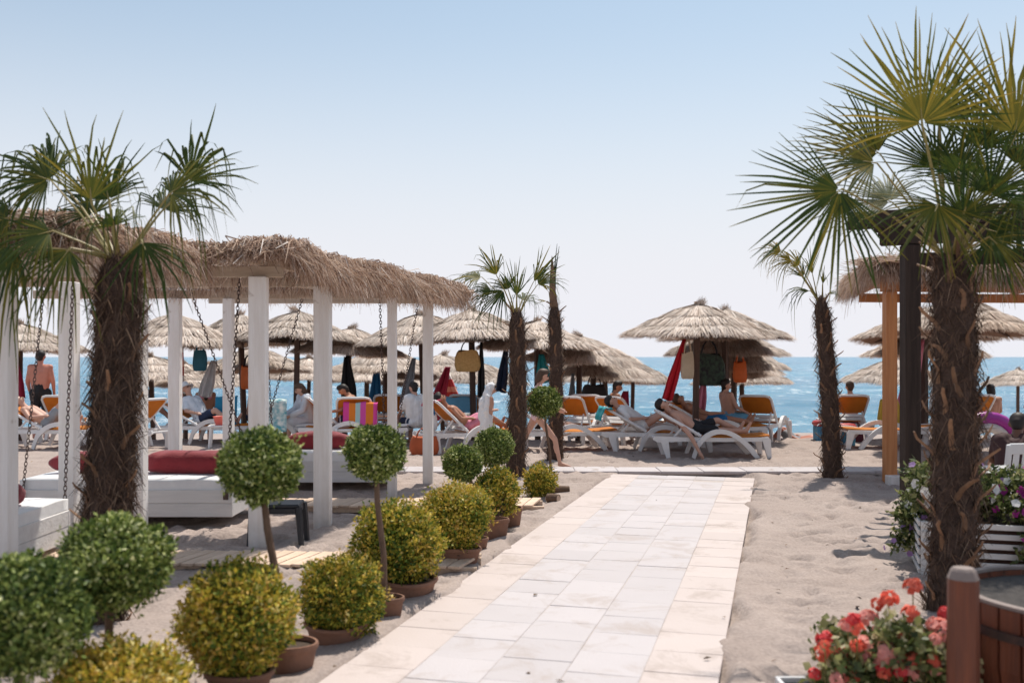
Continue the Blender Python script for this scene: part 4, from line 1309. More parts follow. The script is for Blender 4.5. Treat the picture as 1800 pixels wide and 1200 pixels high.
def geraniums():
    base = Vector((1.79, 4.78, 0))
    T = thing('geranium_planter', 'white trough of coral red geraniums beside the brown bollard', 'planter', base)
    W_ = .98
    MB().box((0, -.13, .06), (W_, .02, .13), ch=.003).build('trough_side', M_plastic, T)
    MB().box((0, .13, .06), (W_, .02, .13), ch=.003).build('trough_side', M_plastic, T)
    for s in (-1, 1): MB().box((s * (W_ / 2 - .01), 0, .058), (.02, .238, .13), ch=.003).build('trough_end', M_plastic, T)
    MB().box((0, 0, .05), (W_ - .05, .235, .1)).build('soil', M_soil, T)
    rng = np.random.default_rng(81)
    s = []
    for k in range(46):
        x = rng.uniform(-.28, .42); y = rng.uniform(-.16, .2); z = rng.uniform(.1, .42) * (1 - .5 * abs(x + .0) / .5)
        s.append(ball_leaves(rng, (x, y, z), (.10, .10, .08), 110, .045, .021, tone=.60, spiky=1.1, shell=.9, shaggy=.2))
    leaf_obj('foliage', s, M_flowerleaf, T)
    heads = [(1605, 1033, 'coral', 1.1, .10), (1563, 1054, 'coral', 1.1, .02), (1543, 1062, 'coral', .8, .05), (1600, 1080, 'coral', 1.0, -.05), (1527, 1090, 'pink', 1.2, .05),
             (1490, 1102, 'pink', 1.0, -.02), (1450, 1125, 'red', 1.05, 0), (1478, 1147, 'red', .95, -.1), (1508, 1136, 'coral', .7, -.1), (1475, 1170, 'red', .8, -.12),
             (1556, 1150, 'pink', 1.5, -.12), (1522, 1157, 'pink', .8, -.12), (1634, 1161, 'coral', 1.2, -.12), (1655, 1110, 'pink', 1.5, -.05), (1664, 1080, 'red', 1.0, .1),
             (1640, 1098, 'pink', .9, 0), (1580, 1120, 'coral', .6, -.1), (1450, 1145, 'red', .8, .03), (1600, 1185, 'pink', 1.0, -.15), (1430, 1185, 'red', .8, -.1), (1500, 1190, 'coral', .8, -.15)]
    for k in range(26):
        heads.append((rng.uniform(1440, 1668), rng.uniform(1085, 1195), ('coral', 'pink', 'pink', 'coral', 'red')[k % 5], rng.uniform(.55, .95), rng.uniform(-.2, .0)))
    stems = MB()
    for i, (x, y, c, sc, dy) in enumerate(heads):
        p = at(x, y, base.y + dy) - base
        nrm = Vector((rng.normal() * .3, -.5 + rng.normal() * .2, 1))
        put_bloom(T, GER[c][i % 3], p, nrm, sc)
        stems.tube([(p.x * .8, p.y * .5, .1), (p.x * .95, p.y * .8, p.z * .6), p], [.004, .0035, .003], n=4)
    stems.build('stems', M_petiole, T)
    return T


geraniums()


def slat_planter():
    """white slatted planter box with petunias"""
    c = at(1612, 627, 8.25); c.z = 0
    d = Vector((.955, -.30, 0)).normalized(); ang = math.atan2(d.y, d.x)
    T = thing('slat_planter', 'white slatted planter box of white and magenta petunias behind the palm trunk', 'planter', c, ang)
    Lx, Ly, H = 1.25, .62, .44
    # local x = along front, y = away; front-left corner at origin is the far left corner of the box
    f0 = -.62
    for (x, y) in ((0, 0), (Lx, 0), (0, f0), (Lx, f0)):
        MB().box((x, y, H / 2), (.045, .045, H), ch=.004).build('corner_post', M_whiteb, T)
    for k in range(6):
        z = .055 + k * .073
        for y in (-.03, f0 + .03):
            MB().box((Lx / 2, y + (-.062 if y < -.3 else .062) , z), (Lx + .05, .018, .042), ch=.003).build('slat', M_whiteb, T)
        for x in (-.033, Lx + .033):
            MB().box((x, f0 / 2, z), (.018, .62, .042), ch=.003).build('slat', M_whiteb, T)
    MB().box((Lx / 2, f0 / 2, H * .5), (Lx - .12, .44, H * .88), ch=.01).build('inner_tub', nmat('brown_tub', (.11, .05, .035), (.08, .04, .03), rough=.7), T)
    MB().box((Lx / 2, f0 / 2, H * .92), (Lx - .16, .40, .05)).build('soil', M_soil, T)
    rng = np.random.default_rng(91)
    s = []
    cen = []
    for k in range(70):
        x = rng.uniform(-.05, Lx + .05); y = rng.uniform(f0 - .02, .02); z = H + rng.uniform(.02, .34)
        cen.append((x, y, z)); s.append(ball_leaves(rng, (x, y, z), (.11, .11, .09), 170, .05, .017, tone=.36, spiky=1.1, shell=.9, shaggy=.2))
    for k in range(16):   # trailing over the left end and the front right
        x = rng.uniform(-.16, -.05) if k < 7 else rng.uniform(.65, 1.05); y = rng.uniform(-.3, 0) if k < 7 else f0 - .1
        z = rng.uniform(.14, H + .1); cen.append((x, y, z))
        s.append(ball_leaves(rng, (x, y, z), (.07, .07, .08), 110, .045, .015, tone=.36, spiky=1.1, shell=.9, shaggy=.2))
    leaf_obj('foliage', s, M_flowerleaf, T)
    for i in range(170):
        x, y, z = cen[rng.integers(len(cen))]
        e = rng.normal(size=3); e[1] = -abs(e[1]); e /= np.linalg.norm(e)
        col = 'purple' if (x > .45 and rng.random() < .7) else ('white' if rng.random() < .75 else 'lilac')
        if z < H: col = 'purple' if x > .3 else 'lilac'
        put_bloom(T, PET[col][i % 3], Vector((x, y, z)) + Vector(e) * .12, (e[0], e[1] - .2, e[2] + .35), rng.uniform(1.0, 1.6))
    return T


slat_planter()


def bollard():
    p = at(1693, 627, 4.3); p.z = 0
    T = thing('wooden_bollard', 'thick red-brown wooden bollard with worn grey top, lower right', 'bollard', p, .1)
    h = CAMZ - (997 - 627) * 4.3 / FPX
    n = 10
    MB().lathe([(.066, -.1), (.068, h * .5), (.064, h - .045), (.050, h - .012)], n).build('shaft', M_redwood, T, False)
    MB().lathe([(.0662, h - .047), (.0525, h - .011), (.044, h), (.002, h + .004)], n, caps='none').build('worn_cap', M_greywood, T)


bollard()


def barrel():
    c = Vector((2.79, 4.75, 0))
    T = thing('half_barrel', 'half barrel of brown staves with pale rim at the right edge', 'barrel', c)
    h = .56; r0, r1 = .57, .62; n = 34
    for k in range(n):
        a0 = 2 * math.pi * k / n + .012; a1 = 2 * math.pi * (k + 1) / n - .012
        V = []
        for z, r in ((0, r0), (h * .5, (r0 + r1) / 2 + .025), (h, r1)):
            for rr in (r, r - .03):
                for a in (a0, a1): V.append((rr * math.cos(a), rr * math.sin(a), z))
        F = []
        for i in range(2):
            o = i * 4
            F += [(o, o + 1, o + 5, o + 4), (o + 2, o + 6, o + 7, o + 3), (o, o + 4, o + 6, o + 2), (o + 1, o + 3, o + 7, o + 5)]
        F += [(0, 2, 3, 1), (8, 9, 11, 10)]
        mb = MB(); mb.add(V, F); mb.build('stave', M_redwood, T)
    MB().lathe([(r1 - .035, h + .004), (r1 + .006, h + .004), (r1 + .007, h + .02), (r1 - .035, h + .02), (r1 - .035, h + .004)], 48, caps='none').build('pale_rim', M_greywood, T, True)
    MB().lathe([(r1 - .04, h - .025 - .02), (r1 - .04, h - .025)], 30).build('soil', nmat('dark_barrel_soil', (.045, .04, .038), (.08, .07, .065), rough=1, scale=25, bump=.8), T)
    for z in (.12, .44):
        rr = r0 + (r1 - r0) * z / h + .024
        MB().lathe([(rr - .006, z - .02), (rr + .004, z - .02), (rr + .005, z + .02), (rr - .006, z + .02), (rr - .006, z - .02)], 40, caps='none').build('hoop', M_chain, T, True)


barrel()
# ------------------------------------------------------------------ thatched beach umbrellas
def zg(x, y):
    return float(zbeach(x, y))


def umbrella_proto(seed, tuft=(1, 0)):
    rng = np.random.default_rng(seed); rs = random.Random(seed)
    T = thing('thatched_umbrella', 'x', 'beach umbrella', (0, 0, 0), 0, 'thatched umbrellas on the beach')
    RR, za, zr = 1.3, 2.52, 2.10
    MB().box((0, 0, 1.15), (.105, .105, 2.7), ch=.006).build('pole', M_polewood, T)
    for k in range(8):
        a = math.pi * 2 * k / 8
        MB().beam((0, 0, za - .14), (math.cos(a) * RR * .93, math.sin(a) * RR * .93, zr - .02), .045, .04).build('rib', M_polewood, T)
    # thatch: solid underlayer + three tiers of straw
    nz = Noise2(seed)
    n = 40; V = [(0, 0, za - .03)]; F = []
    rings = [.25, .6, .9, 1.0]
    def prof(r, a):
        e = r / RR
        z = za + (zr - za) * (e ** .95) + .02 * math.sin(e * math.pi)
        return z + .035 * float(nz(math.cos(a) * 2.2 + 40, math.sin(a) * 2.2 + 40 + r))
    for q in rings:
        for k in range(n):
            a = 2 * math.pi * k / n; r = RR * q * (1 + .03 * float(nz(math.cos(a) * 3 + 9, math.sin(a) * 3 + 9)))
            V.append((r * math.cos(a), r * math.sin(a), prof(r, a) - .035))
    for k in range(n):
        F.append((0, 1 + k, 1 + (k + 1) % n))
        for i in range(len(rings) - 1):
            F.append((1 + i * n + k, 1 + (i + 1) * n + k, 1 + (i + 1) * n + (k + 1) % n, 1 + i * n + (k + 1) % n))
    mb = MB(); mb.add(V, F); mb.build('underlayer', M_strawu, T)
    P0 = []; P1 = []; P2 = []; RN = []
    for (r0, r1, cnt, lift) in ((.98, 1.36, 2300, .0), (.58, 1.02, 1800, .055), (.05, .64, 1200, .11)):
        for k in range(cnt):
            a = rs.uniform(0, 2 * math.pi); ra = r0 + rs.uniform(-.12, .15); rb = r1 + rs.gauss(0, .035) + .05 * float(nz(math.cos(a) * 4 + 70, math.sin(a) * 4 + 70))
            rm = (ra + rb) / 2; b = a + rs.gauss(0, .07)
            dz = lift + rs.uniform(-.01, .03)
            P0.append((ra * math.cos(a), ra * math.sin(a), prof(ra, a) + dz))
            P1.append((rm * math.cos((a + b) / 2), rm * math.sin((a + b) / 2), prof(rm, a) + dz + .02))
            P2.append((rb * math.cos(b), rb * math.sin(b), prof(min(rb, RR), a) + dz - .010 - (.03 + rs.uniform(0, .06)) * (lift == 0) - .012 * (lift > 0)))
            RN.append(min(1, max(0, rs.gauss(.55, .24))))
    P0, P1, P2 = map(np.array, (P0, P1, P2))
    tang = np.stack([-P1[:, 1], P1[:, 0], np.zeros(len(P1))], 1); tang /= np.linalg.norm(tang, axis=1, keepdims=True) + 1e-9
    Wd = (tang + rng.normal(size=tang.shape) * .16) * rng.uniform(.006, .015, len(P0))[:, None]
    o = obj('thatch', strands_mesh('thatch', P0, P1, P2, Wd, np.array(RN)), M_straw, T); o['kind'] = 'stuff'
    m = 160
    s0 = rng.normal(size=(m, 3)) * [.05, .05, .02] + [0, 0, za + .04]
    bend = np.array([tuft[0], tuft[1], 0])[None]
    s1 = s0 * [.7, .7, 1] + [0, 0, .09] + bend * .03 + rng.normal(size=(m, 3)) * .015
    s2 = s1 + bend * rng.uniform(.03, .16, (m, 1)) + np.array([[0, 0, 1]]) * rng.uniform(.02, .12, (m, 1)) + rng.normal(size=(m, 3)) * .025
    o = obj('top_tuft', strands_mesh('top_tuft', s0, s1, s2, perp(s2 - s0, rng) * .007, np.clip(rng.normal(.25, .15, m), 0, 1)), M_straw, T)
    o['kind'] = 'stuff'
    MB().lathe([(.10, za - .02), (.085, za + .05), (.05, za + .09), (.01, za + .12)], 10).build('crown_binding', M_strawu, T)
    return T


UMB = [umbrella_proto(61, (.9, .3)), umbrella_proto(62, (-1, -.2)), umbrella_proto(63, (.2, -.3))]
umb_spots = [  # x, y, variant, height scale, label
    (3.35, 18.2, 0, 1.0, 'thatched umbrella right of the path with red towel hanging from its pole'),
    (4.33, 20.3, 2, 1.0, 'thatched umbrella directly behind the one with the red towel'),
    (4.70, 21.9, 1, 1.0, 'third thatched umbrella in the row behind the red towel umbrella'),
    (5.25, 23.6, 2, 1.0, 'fourth thatched umbrella in the row behind the red towel umbrella'),
    (5.75, 25.6, 0, 1.0, 'fifth thatched umbrella in the row behind the red towel umbrella'),
    (6.55, 28.2, 1, 1.0, 'lowest farthest umbrella in the row behind the red towel umbrella'),
    (-.78, 20.3, 2, 1.0, 'thatched umbrella with straw bag on its pole left of the slim green palm'),
    (-1.82, 20.9, 2, 1.0, 'thatched umbrella behind the last white pergola post'),
    (.55, 21.2, 2, 1.0, 'thatched umbrella between the slim green palm and the bare palm'),
    (1.49, 22.6, 0, 1.0, 'thatched umbrella just right of the bare palm trunk, upper one'),
    (1.95, 24.6, 1, 1.0, 'thatched umbrella with black backpack on its pole right of the bare palm'),
    (3.54, 29.5, 2, 1.0, 'farther of the two low umbrellas before the open sea, pointed top visible'),
    (2.62, 27.0, 1, 1.0, 'nearer of the two low umbrellas before the open sea'),
    (-3.66, 21.7, 0, 1.0, 'thatched umbrella with black and white towels right of the fourth white post'),
    (-3.15, 24.4, 1, 1.0, 'thatched umbrella with a blue towel left of the fifth white post'),
    (-4.52, 20.8, 1, 1.0, 'thatched umbrella with long tuft pointing left, before the fourth white post'),
    (-5.95, 22.2, 2, 1.14, 'thatched umbrella with orange bag on its pole behind the third white post'),
    (-7.12, 20.9, 0, 1.0, 'broad thatched umbrella behind the seated man in the white shirt'),
    (-10.55, 21.3, 2, 1.0, 'thatched umbrella at far left above the standing man'),
    (-9.2, 25.6, 1, 1.0, 'low thatched umbrella at left just right of the shaggy palm, nearer'),
    (-9.25, 28.2, 0, 1.0, 'low thatched umbrella at left just right of the shaggy palm, farther'),
    (-8.8, 29.0, 2, 1.0, 'low far umbrella seen between the chains left of the third white post'),
    (-6.25, 24.3, 1, 1.0, 'thatched umbrella just right of the third white post, dark underside'),
    (-5.6, 27.2, 2, 1.0, 'low thatched umbrella between the third and fourth white posts'),
    (-4.2, 28.6, 0, 1.0, 'low far umbrella with short tuft behind the bare backed man'),
    (-1.75, 25.3, 1, 1.0, 'low umbrella between the last white post and the straw bag'),
    (-.95, 29.0, 2, 1.0, 'lowest far umbrella left of the slim green palm'),
    (-3.1, 30.2, 1, 1.0, 'lowest far umbrella behind the fifth white post'),
    (7.9, 17.7, 1, 1.0, 'near thatched umbrella behind the big right palm trunk'),
    (8.5, 20.5, 0, 1.0, 'thatched umbrella left of the orange post, upper one'),
    (9.15, 22.2, 2, 1.0, 'thatched umbrella left of the orange post, middle one'),
    (10.35, 27.0, 1, 1.0, 'thatched umbrella left of the orange post, lowest one'),
    (19.3, 38.0, 2, 1.0, 'small far umbrella on the sand at the right picture edge'),
]
seen = set()
for i, (x, y, v, hs, lab) in enumerate(umb_spots):
    loc = (x, y, zg(x, y)); rz = i * 2.39996 if i not in (0, 15) else 0
    if v not in seen:
        seen.add(v); u = UMB[v]; KIDS[u.name] = [(c, kids(c)) for c in kids(u)]
        u.location = loc; u.rotation_euler = (random.uniform(-.02, .02), random.uniform(-.02, .02), rz); u.scale = (1, 1, hs); u['label'] = lab
    else:
        k_ = random.uniform(.93, 1.07)
        u = dup(UMB[v], loc, rz, lab, (k_, random.uniform(.93, 1.07), hs * random.uniform(.97, 1.03)))
        u.rotation_euler = (random.uniform(-.045, .045), random.uniform(-.045, .045), rz)


# ------------------------------------------------------------------ loungers
def lounger_proto(ang):
    """white plastic sun lounger; head at x=0, feet towards +x"""
    T = thing('sun_lounger', 'x', 'sun lounger', (0, 0, 0), 0, 'white and orange sun loungers')
    w = .33; hz = .33; hx = .78; L_ = 1.98
    for s in (-1, 1):
        MB().prism([(-.02, hz - .01), (.0, hz + .045), (.5, hz + .03), (1.2, hz + .02), (1.9, hz + .03), (1.95, hz - .035), (1.2, hz - .045), (.5, hz - .04), (.05, hz - .055)], s * w - .022, s * w + .022).build('side_rail', M_plastic, T)
        # arched arm running down into the legs
        top = []; bot = []
        for k in range(15):
            t = k / 14; x = .62 + 1.12 * t
            z = .47 * math.sin(math.pi * min(1, max(0, .02 + .98 * t)) ** .82) ** .75 if 0 < t < 1 else 0
            top.append((x, z + .03)); bot.append((x + (.05 if t < .5 else -.06) * abs(1 - 2 * t), max(0, z - .05)))
        yy = s * (w + .045)
        MB().prism(top + bot[::-1], yy - .03, yy + .03).build('arm', M_plastic, T)
        for lx, tilt in ((.16, .07), (1.86, .05)):
            MB().prism([(lx - .07, hz), (lx + .07, hz), (lx + .04 + tilt, 0), (lx - .025 + tilt, 0)], s * w - .028, s * w + .028).build('leg', M_plastic, T)
    for x in (.05, .45, 1.3, 1.88):
        MB().box((x, 0, hz), (.05, w * 2 - .046, .035), ch=.006).build('cross_bar', M_plastic, T)
    # seat sling
    mb = MB(); pr = [(hx, hz + .055), (1.2, hz + .035), (1.6, hz + .045), (1.93, hz + .07)]
    mb.prism([(x, z) for x, z in pr] + [(x, z - .022) for x, z in pr[::-1]], -w + .03, w - .03)
    mb.build('seat_sling', M_sling, T)
    # backrest
    ca, sa = math.cos(ang), math.sin(ang); bl = .80
    def bp(d, y, o=0.0): return Vector((hx - d * ca - o * sa, y, hz + .05 + d * sa - o * ca * 1.0))
    fr = MB(); y = w - .015
    pts = [bp(0, -y), bp(bl - .1, -y), bp(bl - .03, -y + .03), bp(bl, -y + .1), bp(bl, y - .1), bp(bl - .03, y - .03), bp(bl - .1, y), bp(0, y)]
    fr.tube(pts, .026, n=7)
    fo = fr.build('backrest_frame', M_plastic, T, True)
    sl = MB()
    q = []
    for d in (.27, bl - .01):
        for yy in (-y + .01, y - .01):
            q += [bp(d, yy, -.012), bp(d, yy, .012)]
    sl.add(q, [(0, 2, 6, 4), (1, 5, 7, 3), (0, 1, 3, 2), (4, 6, 7, 5), (0, 4, 5, 1), (2, 3, 7, 6)])
    sl.build('backrest_sling', M_sling, T)
    for d in (.06, .17):
        MB().beam(bp(d, -y), bp(d, y), .02, .07, up=(ca, 0, sa)).build('back_slat', M_plastic, T)
    lo = MB()
    for s in (-1, 1):
        lo.beam(bp(.33, s * (y - .06), .03), Vector((.33, s * (y - .06), hz + .02)), .025, .03)
    lo.build('back_prop', M_plastic, T)
    return T


LNG = {'up': lounger_proto(R(43)), 'low': lounger_proto(R(30)), 'flat': lounger_proto(R(3))}
lounger_spots = [  # px x of head end, base y, facing angle (feet direction, degrees from +x), kind, label
    (2.38, 16.95, -1, 'low', 'nearest white lounger with a man lying on his back, arm hanging down'),
    (1.60, 17.95, 0, 'low', 'white lounger behind the nearest one, with a teal towel over its head end'),
    (2.95, 19.3, 4, 'low', 'lounger beyond the umbrella pole with a person stretching bare legs'),
    (4.72, 19.6, 62, 'up', 'lounger with its orange back to the path, right of the umbrella poles'),
    (3.55, 21.3, 78, 'up', 'lounger with orange back just behind the umbrella pole with the black bag'),
    (6.85, 19.8, 86, 'up', 'lounger with orange back behind the two cool boxes'),
    (8.05, 18.55, 181, 'flat', 'flat white lounger left of the orange post'),
    (9.45, 19.9, 88, 'up', 'lounger with orange back right of the big palm trunk'),
    (-1.62, 17.55, 25, 'up', 'near lounger with orange back standing right behind the last white post'),
    (-1.95, 19.0, 178, 'flat', 'flat white lounger carrying the man in the white shirt'),
    (-6.35, 18.2, 158, 'up', 'near lounger with orange back at left, feet pointing left'),
    (-6.9, 19.6, 2, 'low', 'lounger with arched white arm under the man in the white shirt'),
    (-9.45, 18.6, 3, 'low', 'leftmost lounger with a person resting with raised knees'),
    (-8.98, 19.5, 95, 'up', 'lounger with orange back at far left in front of the standing man'),
    (.98, 19.0, 70, 'up', 'lounger with orange back just right of the bare palm trunk'),
    (1.42, 19.9, 74, 'up', 'second lounger with orange back right of the bare palm trunk'),
    (1.72, 18.95, 52, 'up', 'lounger with orange back left of the reclining reader'),
    (-.05, 18.0, 8, 'low', 'lounger partly hidden behind the walking girl'),
    (-4.1, 18.9, 20, 'up', 'lounger with orange side behind the third white post'),
    (-3.35, 19.2, 165, 'flat', 'flat lounger under the bare backed man'),
    (-1.05, 20.6, 80, 'up', 'lounger with blue towel on its back behind the straw bag pole'),
    (-2.55, 20.6, 95, 'up', 'lounger with orange back behind the man in the white shirt'),
    (-2.95, 18.6, 100, 'up', 'lounger covered by the striped pink and orange towel'),
]
seenl = set()
for i, (x, y, a, k, lab) in enumerate(lounger_spots):
    loc = (x, y, zg(x, y) + .0); rz = R(a)
    if k not in seenl:
        seenl.add(k); u = LNG[k]; KIDS[u.name] = [(c, kids(c)) for c in kids(u)]
        u.location = loc; u.rotation_euler = (0, 0, rz); u['label'] = lab
    else:
        u = dup(LNG[k], loc, rz, lab)

# ------------------------------------------------------------------ towels, bags and beach things
def cloth_col(name, stops, axis=0, scale=1.0, rough=.9):
    """striped cloth: stops = [(pos, colour)...] along a local axis"""
    if name in MATS: return MATS[name]
    m = bpy.data.materials.new(name); MATS[name] = m; m.use_nodes = True
    nt = m.node_tree; N = nt.nodes; L = nt.links; b = N['Principled BSDF']; b.inputs['Roughness'].default_value = rough
    tc = N.new('ShaderNodeTexCoord'); sx = N.new('ShaderNodeSeparateXYZ')
    L.new(tc.outputs['Generated'], sx.inputs[0])
    cr = N.new('ShaderNodeValToRGB'); cr.color_ramp.interpolation = 'CONSTANT'
    e = cr.color_ramp.elements
    while len(e) > 1: e.remove(e[-1])
    e[0].position = 0; e[0].color = (*stops[0][1], 1)
    for p, c in stops[1:]:
        q = e.new(p); q.color = (*c, 1)
    mt = N.new('ShaderNodeMath'); mt.operation = 'MULTIPLY'; mt.inputs[1].default_value = scale
    fr = N.new('ShaderNodeMath'); fr.operation = 'FRACT'
    L.new(sx.outputs[axis], mt.inputs[0]); L.new(mt.outputs[0], fr.inputs[0]); L.new(fr.outputs[0], cr.inputs[0])
    L.new(cr.outputs[0], b.inputs['Base Color'])
    return m


def sheet(name, label, cat, fn, nu, nv, mat, thick=.008, loc=(0, 0, 0), rz=0, group=None):
    """cloth from a function fn(u,v)->(x,y,z), given a little thickness"""
    V = np.array([fn(u / nu, v / nv) for v in range(nv + 1) for u in range(nu + 1)])
    F = [(v * (nu + 1) + u, v * (nu + 1) + u + 1, (v + 1) * (nu + 1) + u + 1, (v + 1) * (nu + 1) + u) for v in range(nv) for u in range(nu)]
    me = mesh_np(name, V, np.array(F), smooth=True)
    bm = bmesh.new(); bm.from_mesh(me); bmesh.ops.solidify(bm, geom=bm.faces[:], thickness=thick); bm.to_mesh(me); bm.free()
    me.polygons.foreach_set('use_smooth', np.ones(len(me.polygons), dtype=bool))
    o = obj(name, me, mat, None, loc, rz)
    return tag(o, label, cat, group)


def hung(label, x, y, ztop, w, h, mat, seed=0, lean=0.0, name='hanging_towel', cat='towel', flare=1.0, rz=0.0):
    """towel hanging bunched from a point on an umbrella pole"""
    rs = random.Random(seed); a = [rs.uniform(0, 6) for _ in range(4)]
    def fn(u, v):
        ww = w * (.35 + .65 * min(1, v * 1.6)) * (1 + (flare - 1) * v)
        fold = .035 * math.sin(u * 13 + a[0]) * (.4 + v) + .02 * math.sin(u * 27 + a[1])
        return ((u - .5) * ww + lean * v * h, fold, -h * v - .02 * math.sin(u * 5 + a[2]) * v)
    return sheet(name, label, cat, fn, 18, 14, mat, .006, (x, y, zg(x, y) + ztop), rz, 'towels hanging on the umbrella poles')


C_red = plain('scarlet_towel', (.62, .015, .03)); C_blue = plain('cobalt_towel', (.02, .17, .40)); C_black = plain('black_cloth', (.018, .018, .022))
C_white = plain('white_cloth', (.80, .79, .79)); C_grey = plain('grey_cloth', (.30, .32, .35)); C_pink = plain('pink_cloth', (.72, .26, .36))
C_teal = plain('teal_cloth', (.02, .30, .34)); C_navy = plain('navy_cloth', (.02, .035, .08)); C_crimson = plain('crimson_cloth', (.36, .02, .06))
C_straw = nmat('woven_straw', (.62, .40, .16), (.46, .28, .10), rough=.8, scale=30, bump=.4); C_orange = plain('orange_vinyl', (.75, .16, .03), rough=.5)
C_yellow = plain('mustard_cloth', (.55, .36, .05)); C_green = plain('green_cloth', (.05, .42, .12)); C_sky = plain('light_blue_cloth', (.16, .42, .62))
C_purple = plain('purple_vinyl', (.42, .05, .36), rough=.35); C_stripe = cloth_col('pink_orange_stripes', [(0, (.70, .06, .30)), (.17, (.72, .20, .02)), (.36, (.40, .58, .55)), (.50, (.66, .08, .36)), (.66, (.72, .20, .02)), (.88, (.68, .06, .3))])
C_leafy = nmat('leaf_print_cloth', (.78, .77, .70), (.06, .30, .36), rough=.85, scale=9, detail=2)
C_rainbow = cloth_col('red_stripe_cloth', [(0, (.5, .04, .03)), (.3, (.75, .3, .2)), (.5, (.55, .05, .05)), (.8, (.8, .7, .65))], axis=2, scale=2)

hung('long scarlet towel hanging left of the front umbrella pole', 3.13, 18.08, 2.02, .2, 1.1, C_red, 1, -.28)
hung('red towel hanging on the second pole behind the black bag', 3.9, 20.2, 1.35, .2, .8, C_pink, 2, -.1)
hung('black towel hanging on the umbrella pole right of the fourth white post', -3.58, 21.58, 1.95, .34, 1.05, C_black, 3, .05)
hung('white towel hanging left of the black one beside the fourth white post', -3.95, 21.58, 1.95, .28, 1.05, C_white, 4, -.15)
hung('cobalt blue towel hanging left of the fifth white post', -3.28, 24.2, 2.2, .3, 1.2, C_blue, 5, -.05)
hung('grey towel hanging between the fifth and last white posts', -2.05, 20.8, 1.75, .22, .95, C_grey, 6, -.2)
hung('crimson towel hanging behind the last white post', -1.45, 22.5, 1.9, .35, 1.2, C_crimson, 7, -.3)
hung('pale striped towel hanging right of the last white post', -1.55, 23.6, 1.9, .4, 1.2, C_rainbow, 8, .25)
hung('long black towel hanging beside the straw bag', -.62, 20.2, 2.0, .14, 1.1, C_black, 9, .0)
hung('navy towel hanging left of the slim green palm', -.12, 20.9, 2.0, .22, .95, C_navy, 10, -.12)
hung('grey-blue towel hanging on the pole right of the bare palm', 1.38, 22.5, 1.75, .16, .9, C_grey, 11, -.05)
hung('dark red towel hanging on the far orange pole before the sea', 3.35, 29.3, 1.85, .45, .95, C_crimson, 12, -.2)
hung('dark thin towel hanging on a far pole before the sea', 2.9, 28.3, 1.9, .22, 1.1, C_navy, 13, -.1)
hung('red and white towel hanging behind the seated man in the white shirt', -6.9, 20.75, 1.98, .26, 1.2, C_rainbow, 14, -.1)
hung('white shirt hanging beside the red and white towel', -6.6, 22.0, 1.95, .3, .8, C_white, 15, -.25)
hung('dark red shirt hanging on the far left pole', -10.62, 21.2, 1.9, .34, .9, C_crimson, 16, .1)
hung('teal towel hanging between the slim green palm and the bare palm', .62, 21.1, 1.9, .28, .6, C_teal, 17, .1)
hung('pink towel hanging beside the orange post', 8.35, 20.3, 2.05, .36, 1.35, C_pink, 18, -.25)
hung('white towel hanging between the orange post and the dark post', 8.72, 20.3, 1.6, .3, 1.1, C_white, 19, -.1)
hung('red towel hanging behind the third white post', -5.75, 22.1, 2.0, .3, .5, C_red, 20, 0)
hung('small orange towel hanging on a far pole between the third and fourth posts', -6.05, 24.1, 1.9, .2, .9, C_orange, 21, -.05)


def tote(label, x, y, z, w, h, d, mat, handle_mat=None, name='beach_bag', rz=0.0, group='bags hanging on umbrella poles', round_=.2):
    T = thing(name, label, 'bag', (x, y, zg(x, y) + z), rz, group)
    mb = MB(); n = 12
    for i, (t, k) in enumerate(((0, .72), (.06, .92), (.3, 1.04), (.7, 1.0), (.95, .86), (1, .8))):
        for q in range(n):
            a = 2 * math.pi * q / n
            cx = math.copysign(abs(math.cos(a)) ** .6, math.cos(a)); cy = math.copysign(abs(math.sin(a)) ** .6, math.sin(a))
            sag = 1 + .10 * noise.noise((x * 7 + a * 1.4, t * 2.5, y)) + .05 * noise.noise((a * 4, t * 7, x * 5))
            mb.v.append((cx * w / 2 * k * sag, cy * d / 2 * k * (1 - .35 * t) * sag, t * h * (1 + .06 * math.sin(a * 2 + x * 3) * (t > .8))))
    for i in range(5):
        for q in range(n):
            q2 = (q + 1) % n; mb.f.append((i * n + q, i * n + q2, (i + 1) * n + q2, (i + 1) * n + q))
    mb.f.append(tuple(range(n))[::-1]); mb.f.append(tuple(5 * n + q for q in range(n)))
    mb.build('body', mat, T, True)
    for s in (-1, 1):
        pts = [(math.cos(t) * w * .26, s * d * .2, h * .92 + math.sin(t) * h * .55) for t in [math.pi * k / 8 for k in range(9)]]
        MB().tube(pts, .011, n=5).build('handle', handle_mat or mat, T, True)
    return T


tote('square straw bag hanging on the pole left of the slim green palm', -.90, 20.12, 1.40, .5, .42, .18, C_straw, C_black)
tote('cream straw bag hanging on the front umbrella pole', 3.18, 18.05, 1.3, .24, .48, .16, plain('cream_straw', (.62, .50, .36)))
tote('large black bag with white dots and green print behind the front umbrella pole', 3.98, 20.1, 1.12, .62, .62, .25,
     nmat('dotted_black_cloth', (.02, .02, .025), (.05, .09, .06), rough=.8, scale=14, detail=1), C_black)
tote('round orange bag hanging behind the black dotted bag', 4.98, 21.75, 1.42, .3, .45, .2, C_orange)
tote('black and yellow backpack hanging on the pole right of the bare palm', 2.02, 24.45, 1.1, .62, .62, .3, nmat('black_yellow_cloth', (.03, .03, .034), (.035, .035, .04), rough=.7, scale=2), C_black)
tote('teal bag hanging left of the third white post', -6.55, 20.9, 1.5, .3, .42, .15, plain('petrol_cloth', (.03, .14, .2)))
tote('orange bag hanging on the pole behind the third white post', -5.72, 21.6, 1.25, .34, .5, .18, C_orange, C_black)
